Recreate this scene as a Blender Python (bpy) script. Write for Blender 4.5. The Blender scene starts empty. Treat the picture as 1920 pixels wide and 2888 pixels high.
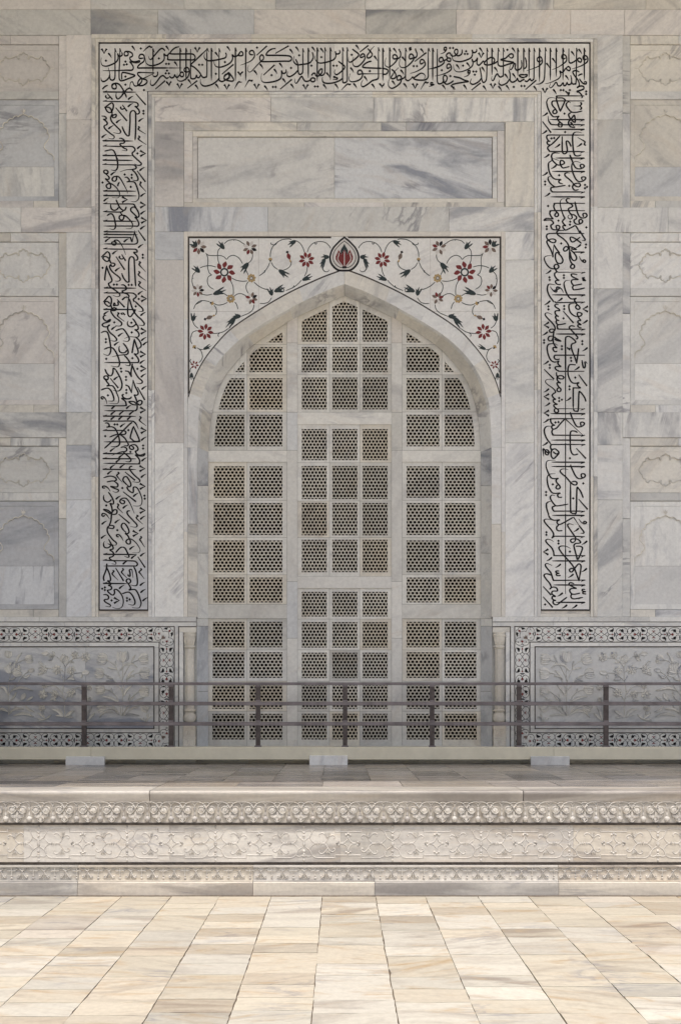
import bpy, math, random
from mathutils import Vector
from mathutils.geometry import tessellate_polygon
random.seed(7)
R = math.radians
scene = bpy.context.scene
col = scene.collection

# ------------------------------------------------------------------ camera
F = 2900.0            # focal length in photograph pixels (photograph 1920 x 2888)
D = F / 240.0         # distance camera - wall
EYE = 1.604           # eye height over the lower paving
CX, HY = 958.0, 1971.0
cam_d = bpy.data.cameras.new('camera'); cam = bpy.data.objects.new('camera', cam_d); col.objects.link(cam)
cam.location = (0, -D, EYE); cam.rotation_euler = (R(90), 0, 0)
cam_d.sensor_fit = 'VERTICAL'; cam_d.sensor_height = 36.0; cam_d.lens = F / 2888 * 36.0
cam_d.shift_y = (HY - 1444.0) / 2888.0
cam_d.shift_x = (960.0 - CX) / 2888.0
cam_d.clip_end = 3000
scene.camera = cam

# ------------------------------------------------------------------ light
SUN_EL, SUN_AZ = 72.0, 4.0        # high sun in front of the wall
world = bpy.data.worlds.new('World'); scene.world = world; world.use_nodes = True
nt = world.node_tree
bg = nt.nodes['Background']; sky = nt.nodes.new('ShaderNodeTexSky')
sky.sky_type = 'NISHITA'; sky.sun_disc = False
sky.sun_elevation = R(SUN_EL); sky.sun_rotation = R(180 + SUN_AZ)
sky.air_density = 1.0; sky.dust_density = 6.0; sky.ozone_density = 0.6
nt.links.new(sky.outputs[0], bg.inputs[0]); bg.inputs[1].default_value = 0.15
sun_d = bpy.data.lights.new('sun', 'SUN'); sun = bpy.data.objects.new('sun', sun_d); col.objects.link(sun)
sun_d.energy = 2.1; sun_d.angle = R(0.6); sun_d.color = (1.0, 0.955, 0.90)
sd = Vector((math.sin(R(SUN_AZ)) * math.cos(R(SUN_EL)), -math.cos(R(SUN_AZ)) * math.cos(R(SUN_EL)), math.sin(R(SUN_EL))))
sun.rotation_euler = sd.to_track_quat('Z', 'Y').to_euler()
scene.view_settings.view_transform = 'Standard'; scene.view_settings.look = 'None'
scene.view_settings.exposure = 0.31; scene.view_settings.gamma = 1.0
scene.cycles.max_bounces = 8; scene.cycles.diffuse_bounces = 5

# ------------------------------------------------------------------ materials
def nodes(name):
    m = bpy.data.materials.new(name); m.use_nodes = True
    t = m.node_tree
    return m, t, t.nodes['Principled BSDF']
def N(t, kind, **kw):
    n = t.nodes.new(kind)
    for k, v in kw.items(): setattr(n, k, v)
    return n
def math_(t, op, a, b=None, clamp=False):
    n = N(t, 'ShaderNodeMath', operation=op, use_clamp=clamp)
    for i, v in enumerate((a, b)):
        if v is None: continue
        if hasattr(v, 'links'): t.links.new(v, n.inputs[i])
        else: n.inputs[i].default_value = v
    return n.outputs[0]
def ramp(t, f, lo, hi):
    n = N(t, 'ShaderNodeMapRange', interpolation_type='SMOOTHSTEP'); t.links.new(f, n.inputs['Value'])
    n.inputs['From Min'].default_value = lo; n.inputs['From Max'].default_value = hi
    return n.outputs['Result']
def noise(t, vec, scale, detail=5, rough=0.55, dist=0.0):
    n = N(t, 'ShaderNodeTexNoise'); t.links.new(vec, n.inputs['Vector'])
    n.inputs['Scale'].default_value = scale; n.inputs['Detail'].default_value = detail
    n.inputs['Roughness'].default_value = rough; n.inputs['Distortion'].default_value = dist
    return n.outputs['Fac']
def mix(t, f, a, b, mode='MIX'):
    n = N(t, 'ShaderNodeMix', data_type='RGBA', blend_type=mode)
    for s, v in ((n.inputs[0], f), (n.inputs[6], a), (n.inputs[7], b)):
        if hasattr(v, 'links'): t.links.new(v, s)
        else: s.default_value = v if isinstance(v, float) else (*v, 1.0)
    return n.outputs[2]

def marble(name, base, dark, ochre, vein=(0.25, 0.25, 0.28), amt=0.8, veinamt=0.6, ochamt=0.35, rough=0.42,
           axis=(0, 1, 0), spread=2.6, ang0=0.5, stretch=(0.45, 1.0, 1.9), scale=1.0, bump=0.12, spec=0.4, coat=0.0, lo=0.44, hi=0.70, pits=0.6, tone=0.10):
    m, t, p = nodes(name)
    pos = N(t, 'ShaderNodeNewGeometry').outputs['Position']
    rnd = N(t, 'ShaderNodeAttribute', attribute_name='rnd').outputs['Vector']
    tint = N(t, 'ShaderNodeAttribute', attribute_name='tint').outputs['Vector']
    sx = N(t, 'ShaderNodeSeparateXYZ'); t.links.new(rnd, sx.inputs[0])
    off = N(t, 'ShaderNodeVectorMath', operation='SCALE'); t.links.new(rnd, off.inputs[0]); off.inputs['Scale'].default_value = 40
    add = N(t, 'ShaderNodeVectorMath', operation='ADD'); t.links.new(pos, add.inputs[0]); t.links.new(off.outputs[0], add.inputs[1])
    rot = N(t, 'ShaderNodeVectorRotate', rotation_type='AXIS_ANGLE'); t.links.new(add.outputs[0], rot.inputs['Vector'])
    rot.inputs['Axis'].default_value = axis
    t.links.new(math_(t, 'ADD', math_(t, 'MULTIPLY', math_(t, 'SUBTRACT', sx.outputs[1], 0.5), spread), ang0), rot.inputs['Angle'])
    st = N(t, 'ShaderNodeVectorMath', operation='MULTIPLY'); t.links.new(rot.outputs[0], st.inputs[0]); st.inputs[1].default_value = stretch
    vs_ = N(t, 'ShaderNodeVectorMath', operation='SCALE'); t.links.new(st.outputs[0], vs_.inputs[0])
    t.links.new(math_(t, 'ADD', math_(t, 'MULTIPLY', sx.outputs[0], 0.9), 0.55), vs_.inputs['Scale'])
    v = vs_.outputs[0]                                        # every stone has its own grain size
    n1 = noise(t, v, 1.3 * scale, 7, 0.58, 0.9)
    f1 = ramp(t, n1, lo, hi)
    a1 = math_(t, 'MULTIPLY', math_(t, 'ADD', math_(t, 'POWER', sx.outputs[2], 1.6), 0.15), amt)
    c = mix(t, math_(t, 'MULTIPLY', f1, a1, True), base, dark)
    n0 = noise(t, v, 3.4 * scale, 8, 0.66, 0.5)
    c = mix(t, math_(t, 'MULTIPLY', ramp(t, n0, lo + .06, hi + .04), 0.42 * amt, True), c, dark)
    no = noise(t, v, 1.9 * scale, 6, 0.6, 1.2)
    c = mix(t, math_(t, 'MULTIPLY', ramp(t, no, 0.52, 0.74), ochamt), c, ochre)
    # thin wandering veins
    nv = noise(t, v, 0.85 * scale, 6, 0.6, 1.3)
    ve = ramp(t, math_(t, 'ABSOLUTE', math_(t, 'SUBTRACT', nv, 0.5)), 0.035, 0.0)
    msk = ramp(t, noise(t, pos, 1.7, 3), 0.5, 0.68)
    c = mix(t, math_(t, 'MULTIPLY', math_(t, 'MULTIPLY', ve, msk), veinamt), c, vein)
    # fine grain and pits
    ng = noise(t, add.outputs[0], 26, 6, 0.7)
    g = N(t, 'ShaderNodeMapRange'); t.links.new(ng, g.inputs['Value'])
    g.inputs['From Min'].default_value = 0.25; g.inputs['From Max'].default_value = 0.75
    g.inputs['To Min'].default_value = 0.86; g.inputs['To Max'].default_value = 1.1
    gv = math_(t, 'MULTIPLY', g.outputs[0], math_(t, 'ADD', math_(t, 'MULTIPLY', sx.outputs[0], 2*tone), 1.0 - 1.2*tone))
    gm = N(t, 'ShaderNodeVectorMath', operation='SCALE'); t.links.new(tint, gm.inputs[0]); t.links.new(gv, gm.inputs['Scale'])
    c = mix(t, 1.0, c, gm.outputs[0], 'MULTIPLY')
    pit = ramp(t, noise(t, add.outputs[0], 44, 3, 0.5), 0.70, 0.78)
    pm = ramp(t, noise(t, add.outputs[0], 2.2, 3), 0.5, 0.7)
    c = mix(t, math_(t, 'MULTIPLY', math_(t, 'MULTIPLY', pit, pm), pits), c, (0.12, 0.10, 0.09))
    t.links.new(c, p.inputs['Base Color'])
    r = N(t, 'ShaderNodeMapRange'); t.links.new(n0, r.inputs['Value'])
    r.inputs['To Min'].default_value = rough - 0.12; r.inputs['To Max'].default_value = rough + 0.14
    t.links.new(r.outputs[0], p.inputs['Roughness'])
    p.inputs['Specular IOR Level'].default_value = spec
    p.inputs['Coat Weight'].default_value = coat; p.inputs['Coat Roughness'].default_value = 0.12
    b = N(t, 'ShaderNodeBump'); b.inputs['Strength'].default_value = bump; b.inputs['Distance'].default_value = 0.01
    t.links.new(noise(t, add.outputs[0], 14, 7, 0.68), b.inputs['Height'])
    t.links.new(b.outputs[0], p.inputs['Normal'])
    return m
def plain(name, c, rough=0.6, metal=0.0, var=0.12, scale=18, spec=0.4):
    m, t, p = nodes(name)
    pos = N(t, 'ShaderNodeNewGeometry').outputs['Position']
    n = noise(t, pos, scale, 6, 0.65)
    lo = tuple(x * (1 - var) for x in c); hi = tuple(min(1, x * (1 + var)) for x in c)
    t.links.new(mix(t, ramp(t, n, 0.3, 0.7), lo, hi), p.inputs['Base Color'])
    p.inputs['Roughness'].default_value = rough; p.inputs['Metallic'].default_value = metal
    p.inputs['Specular IOR Level'].default_value = spec
    b = N(t, 'ShaderNodeBump'); b.inputs['Strength'].default_value = 0.1; b.inputs['Distance'].default_value = 0.004
    t.links.new(n, b.inputs['Height']); t.links.new(b.outputs[0], p.inputs['Normal'])
    return m
M = {}
M['wall'] = marble('wall_marble', (0.745, 0.752, 0.73), (0.34, 0.355, 0.385), (0.61, 0.54, 0.46), amt=1.1, veinamt=0.7, ochamt=0.3, lo=.45, hi=.68)
M['band'] = marble('inscription_marble', (0.765, 0.765, 0.745), (0.55, 0.55, 0.545), (0.60, 0.54, 0.48), tone=.05, amt=0.55, veinamt=0.25, ochamt=0.15)
M['jali'] = marble('screen_marble', (0.715, 0.71, 0.665), (0.47, 0.465, 0.455), (0.54, 0.47, 0.38), amt=0.7, ochamt=0.4, veinamt=0.3, spec=0.25, rough=0.55, tone=.06)
M['dado'] = marble('dado_marble', (0.715, 0.72, 0.69), (0.28, 0.305, 0.36), (0.55, 0.48, 0.40), amt=0.75, veinamt=0.2, ochamt=0.12, lo=.46, hi=.62, scale=1.5)
M['plinth'] = marble('plinth_marble', (0.66, 0.635, 0.585), (0.36, 0.34, 0.32), (0.54, 0.44, 0.32), amt=0.9, tone=.05, spread=0.3, ang0=0.0, stretch=(0.3, 1, 2.4), scale=1.8, veinamt=0.5, bump=0.2, lo=.43, hi=.64, ochamt=0.4)
M['terrace'] = marble('terrace_marble', (0.50, 0.465, 0.42), (0.16, 0.155, 0.155), (0.42, 0.33, 0.25), axis=(0, 0, 1), spread=0.10, ang0=0.0, stretch=(0.22, 4.2, 1), scale=2.0, amt=1.1, rough=0.24, spec=0.5, bump=0.03, lo=.36, hi=.62, tone=.14)
M['floor'] = marble('paving_marble', (0.53, 0.508, 0.448), (0.30, 0.265, 0.23), (0.43, 0.335, 0.22), axis=(0, 0, 1), spread=1.0, ang0=0.0, stretch=(0.6, 2.1, 1), scale=1.7, amt=0.85, ochamt=0.95, veinamt=0.7, rough=0.5, bump=0.15, lo=.45, hi=.66, tone=.10)
M['grime'] = plain('joint_grime', (0.12, 0.095, 0.07), 0.9, var=0.4, scale=30)
M['black'] = plain('black_inlay', (0.014, 0.0135, 0.0145), 0.5, var=0.4, scale=40, spec=0.2)
M['dkline'] = plain('dark_border_stone', (0.045, 0.036, 0.030), 0.5, var=0.5, scale=30)
M['red'] = plain('red_carnelian', (0.17, 0.018, 0.015), 0.45, var=0.35, scale=60)
M['green'] = plain('dark_green_stone', (0.018, 0.030, 0.028), 0.45, var=0.4, scale=60)
M['gold'] = plain('yellow_jasper', (0.42, 0.30, 0.13), 0.5, var=0.25, scale=90)
M['agate'] = plain('brown_agate', (0.17, 0.125, 0.10), 0.5, var=0.6, scale=70)
M['pale'] = plain('pale_marble', (0.62, 0.60, 0.57), 0.5, var=0.06)
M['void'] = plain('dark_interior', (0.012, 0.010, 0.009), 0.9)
M['rail'] = plain('rail_paint', (0.19, 0.172, 0.182), 0.32, metal=0.5, var=0.25, scale=5)
M['post'] = plain('post_paint', (0.085, 0.070, 0.066), 0.5, metal=0.2, var=0.3, scale=12)
M['beam'] = plain('cream_paint', (0.67, 0.635, 0.50), 0.6, var=0.06, scale=6)
M['ground'] = plain('distant_paving', (0.56, 0.50, 0.41), 0.6, var=0.12, scale=2)

TINT = {'w': (1, 1, 1), 'y': (1.0, .965, .90), 'p': (.985, .95, .935), 'b': (.89, .915, .965), 'g': (.88, .88, .87),
        'd': (.78, .80, .85), 'l': (1.06, 1.06, 1.05), 't': (.86, .80, .73), 'o': (.98, .935, .87)}
# ------------------------------------------------------------------ mesh tools
S = 240.0
def WX(px, d=0.0): return (px - CX) / S
def P(px, py, d=0.0):                       # wall-plane measure: pixel of the photograph -> metres on the wall, d metres proud
    return (WX(px), -d, EYE - (py - HY) / S)
def at(px, py, dist):                       # point on the plane at a distance in front of the camera
    k = dist / F
    return ((px - CX) * k, dist - D, EYE - (py - HY) * k)

class MB:
    def __init__(s): s.v = []; s.f = []; s.r = []; s.t = []; s.m = []
    def add(s, vs, fs, tint='w', rnd=None, mi=0):
        b = len(s.v); s.v.extend(vs)
        if rnd is None: rnd = (random.random(), random.random(), random.random())
        tt = TINT[tint] if isinstance(tint, str) else tint
        for f in fs:
            s.f.append([b + i for i in f]); s.r.append(rnd); s.t.append(tt); s.m.append(mi)
    def box(s, x0, y0, z0, x1, y1, z1, **k):
        s.add([(x0,y0,z0),(x1,y0,z0),(x1,y1,z0),(x0,y1,z0),(x0,y0,z1),(x1,y0,z1),(x1,y1,z1),(x0,y1,z1)],
              [(0,1,5,4),(1,2,6,5),(2,3,7,6),(3,0,4,7),(4,5,6,7),(3,2,1,0)], **k)
    def build(s, name, mats, parent=None, smooth=False, label=None):
        me = bpy.data.meshes.new(name); me.from_pydata(s.v, [], s.f)
        for m in (mats if isinstance(mats, (list, tuple)) else [mats]): me.materials.append(m)
        me.polygons.foreach_set('material_index', s.m)
        for nm, dat in (('rnd', s.r), ('tint', s.t)):
            a = me.attributes.new(nm, 'FLOAT_VECTOR', 'FACE')
            a.data.foreach_set('vector', [c for x in dat for c in x])
        if smooth: me.polygons.foreach_set('use_smooth', [True] * len(s.f))
        me.update()
        o = bpy.data.objects.new(name, me); col.objects.link(o)
        if parent is not None: o.parent = parent
        if label: o['label'] = label
        return o
def empty(name, label, cat, group=None):
    o = bpy.data.objects.new(name, None); col.objects.link(o); o.empty_display_size = 0.2
    o['label'] = label; o['category'] = cat
    if group: o['group'] = group
    return o
def tag(o, label, cat, group=None):
    o['label'] = label; o['category'] = cat
    if group: o['group'] = group
    return o

def slab(mb, x0, y0, x1, y1, d=0.0, t=None, dep=0.06, gap=0.35, **k):
    """one stone of the wall: pixel rectangle, front face d proud of the wall plane"""
    if t is None: t = random.choice('wwwwlpyg')
    a, b = P(x0 + gap, y0 + gap), P(x1 - gap, y1 - gap)
    c = 0.0016
    vs = [(a[0]+c,-d,b[2]+c),(b[0]-c,-d,b[2]+c),(b[0]-c,-d,a[2]-c),(a[0]+c,-d,a[2]-c)]
    vs += [(a[0],-d+c,b[2]),(b[0],-d+c,b[2]),(b[0],-d+c,a[2]),(a[0],-d+c,a[2])]
    vs += [(a[0],-d+dep,b[2]),(b[0],-d+dep,b[2]),(b[0],-d+dep,a[2]),(a[0],-d+dep,a[2])]
    fs = [(0,1,2,3)]
    for o in (0, 4):
        for i in range(4):
            j = (i + 1) % 4; fs.append((o+i, o+4+i, o+4+j, o+j))
    mb.add(vs, fs, tint=t, **k)
def poly(mb, outer, holes=(), d=0.0, dep=0.0, plane=P, **k):
    """flat polygon with holes at depth d, walls going back by dep"""
    loops = [list(outer)] + [list(h) for h in holes]
    flat = [p for l in loops for p in l]
    tris = tessellate_polygon([[Vector((p[0], p[1], 0)) for p in l] for l in loops])
    if k.get('rnd') is None: k['rnd'] = (random.random(), random.random(), random.random())
    vs = [plane(p[0], p[1], d) for p in flat]
    fs = []
    for tr in tris:
        a, b, c = [flat[i] for i in tr]
        cr = (b[0]-a[0])*(c[1]-a[1]) - (b[1]-a[1])*(c[0]-a[0])
        if abs(cr) < 1e-9: continue
        fs.append(tuple(tr) if cr < 0 else tuple(reversed(tr)))
    mb.add(vs, fs, **k)
    if dep:
        for l in loops:
            n = len(l)
            vs = [plane(p[0], p[1], d) for p in l] + [plane(p[0], p[1], d - dep) for p in l]
            mb.add(vs, [(i, (i+1) % n, n + (i+1) % n, n + i) for i in range(n)], **k)
def smooth_path(pts, sub=6):
    if len(pts) < 3: return [tuple(p) for p in pts]
    out = []
    q = [(2*pts[0][0]-pts[1][0], 2*pts[0][1]-pts[1][1])] + list(pts) + [(2*pts[-1][0]-pts[-2][0], 2*pts[-1][1]-pts[-2][1])]
    for i in range(1, len(q) - 2):
        p0, p1, p2, p3 = q[i-1], q[i], q[i+1], q[i+2]
        for s_ in range(sub):
            t = s_ / sub
            out.append(tuple(0.5*((2*p1[k]) + (-p0[k]+p2[k])*t + (2*p0[k]-5*p1[k]+4*p2[k]-p3[k])*t*t + (-p0[k]+3*p1[k]-3*p2[k]+p3[k])*t*t*t) for k in (0, 1)))
    out.append(tuple(pts[-1]))
    return out
def ribbon(mb, pts, wfun, d, sub=6, plane=P, dep=0.0, **k):
    """flat inlaid stroke; wfun(t, dirx, diry) is its full width in pixels"""
    p = smooth_path(pts, sub)
    n = len(p); L, Rr = [], []
    for i in range(n):
        a, b = p[max(0, i-1)], p[min(n-1, i+1)]
        dx, dy = b[0]-a[0], b[1]-a[1]; l = math.hypot(dx, dy) or 1
        dx, dy = dx/l, dy/l
        w = wfun(i/(n-1), dx, dy) / 2
        L.append((p[i][0]-dy*w, p[i][1]+dx*w)); Rr.append((p[i][0]+dy*w, p[i][1]-dx*w))
    vs = [plane(x, y, d) for x, y in L] + [plane(x, y, d) for x, y in Rr]
    mb.add(vs, [(i, i+1, n+i+1, n+i) for i in range(n-1)], **k)
def tube(mb, pts, r, d, sub=5, plane=P, closed=False, h=None, seg=6, taper=0.0, straight=False, **k):
    """half-round bead lying on depth d; r in pixels, h = height in metres"""
    p = [tuple(q) for q in pts] if straight else smooth_path(pts, sub)
    if closed: p = p + [p[0]]
    n = len(p); vs = []
    if h is None: h = r / S
    for i in range(n):
        if closed: a, b = p[(i-1) % (n-1)], p[(i+1) % (n-1)]
        else: a, b = p[max(0, i-1)], p[min(n-1, i+1)]
        dx, dy = b[0]-a[0], b[1]-a[1]; l = math.hypot(dx, dy) or 1
        dx, dy = dx/l, dy/l
        sc = 1 - taper * (i/(n-1))
        for j in range(seg + 1):
            an = math.pi * j / seg
            c, s_ = math.cos(an)*r*sc, math.sin(an)*h*sc
            vs.append(plane(p[i][0]-dy*c, p[i][1]+dx*c, d + s_ - 0.001))
    fs = []
    for i in range(n-1):
        for j in range(seg):
            a = i*(seg+1)+j; fs.append((a, a+1, a+seg+2, a+seg+1))
    mb.add(vs, fs, **k)
def leaf(mb, pts, w, d, h, sub=5, plane=P, **k):
    """lens-shaped leaf in relief with a raised midrib"""
    p = smooth_path(pts, sub); n = len(p); vs = []
    for i in range(n):
        a, b = p[max(0, i-1)], p[min(n-1, i+1)]
        dx, dy = b[0]-a[0], b[1]-a[1]; l = math.hypot(dx, dy) or 1
        dx, dy = dx/l, dy/l
        t = i/(n-1); ww = w * (math.sin(math.pi*min(1, 0.08+0.92*t))**0.8)
        vs += [plane(p[i][0]-dy*ww, p[i][1]+dx*ww, d-0.001), plane(p[i][0]-dy*ww*0.9, p[i][1]+dx*ww*0.9, d+h*0.8), plane(p[i][0], p[i][1], d+h*0.55), plane(p[i][0]+dy*ww*0.9, p[i][1]-dx*ww*0.9, d+h), plane(p[i][0]+dy*ww, p[i][1]-dx*ww, d-0.001)]
    mb.add(vs, [(i*5+j, i*5+j+1, i*5+j+6, i*5+j+5) for i in range(n-1) for j in range(4)], **k)
def dome(mb, cx, cy, rx, ry, d, h, plane=P, n=14, m=4, **k):
    vs = [plane(cx, cy, d + h)]
    for i in range(1, m+1):
        a = math.pi/2*i/m
        for j in range(n):
            b = 2*math.pi*j/n
            vs.append(plane(cx+math.cos(b)*rx*math.sin(a), cy+math.sin(b)*ry*math.sin(a), d+h*math.cos(a)-0.0005))
    fs = [(0, 1+j, 1+(j+1) % n) for j in range(n)]
    for i in range(m-1):
        for j in range(n):
            a, b = 1+i*n+j, 1+i*n+(j+1) % n
            fs.append((a, a+n, b+n, b))
    mb.add(vs, fs, **k)
def clip(pl, cl):
    """clip polygon pl (tuples x,y,...) by convex polygon cl"""
    ar = sum(cl[i][0]*cl[(i+1) % len(cl)][1]-cl[(i+1) % len(cl)][0]*cl[i][1] for i in range(len(cl)))
    sg = 1 if ar > 0 else -1
    out = list(pl)
    for i in range(len(cl)):
        a, b = cl[i], cl[(i+1) % len(cl)]
        if not out: return []
        inp, out = out, []
        fd = lambda p: sg*((b[0]-a[0])*(p[1]-a[1])-(b[1]-a[1])*(p[0]-a[0]))
        for j in range(len(inp)):
            p, q = inp[j], inp[(j+1) % len(inp)]
            dp, dq = fd(p), fd(q)
            if dp >= 0: out.append(p)
            if (dp >= 0) != (dq >= 0):
                t = dp/(dp-dq); out.append(tuple(p[k]+(q[k]-p[k])*t for k in range(len(p))))
    return out
def clip_seg(p, q, cl):
    ar = sum(cl[i][0]*cl[(i+1) % len(cl)][1]-cl[(i+1) % len(cl)][0]*cl[i][1] for i in range(len(cl)))
    sg = 1 if ar > 0 else -1
    t0, t1 = 0.0, 1.0
    for i in range(len(cl)):
        a, b = cl[i], cl[(i+1) % len(cl)]
        fp = sg*((b[0]-a[0])*(p[1]-a[1])-(b[1]-a[1])*(p[0]-a[0])); fq = sg*((b[0]-a[0])*(q[1]-a[1])-(b[1]-a[1])*(q[0]-a[0]))
        if fp < 0 and fq < 0: return None
        if fp < 0: t0 = max(t0, fp/(fp-fq))
        elif fq < 0: t1 = min(t1, fp/(fp-fq))
    if t0 >= t1: return None
    g = lambda t: (p[0]+(q[0]-p[0])*t, p[1]+(q[1]-p[1])*t)
    return g(t0), g(t1)
AX = 971.3                                   # axis of symmetry of the facade in the photograph
def mx(x): return 2*AX - x
def nums(s): 
    a = [float(x) for x in s.split()]
    return [(a[i], a[i+1]) for i in range(0, len(a), 2)]
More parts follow.
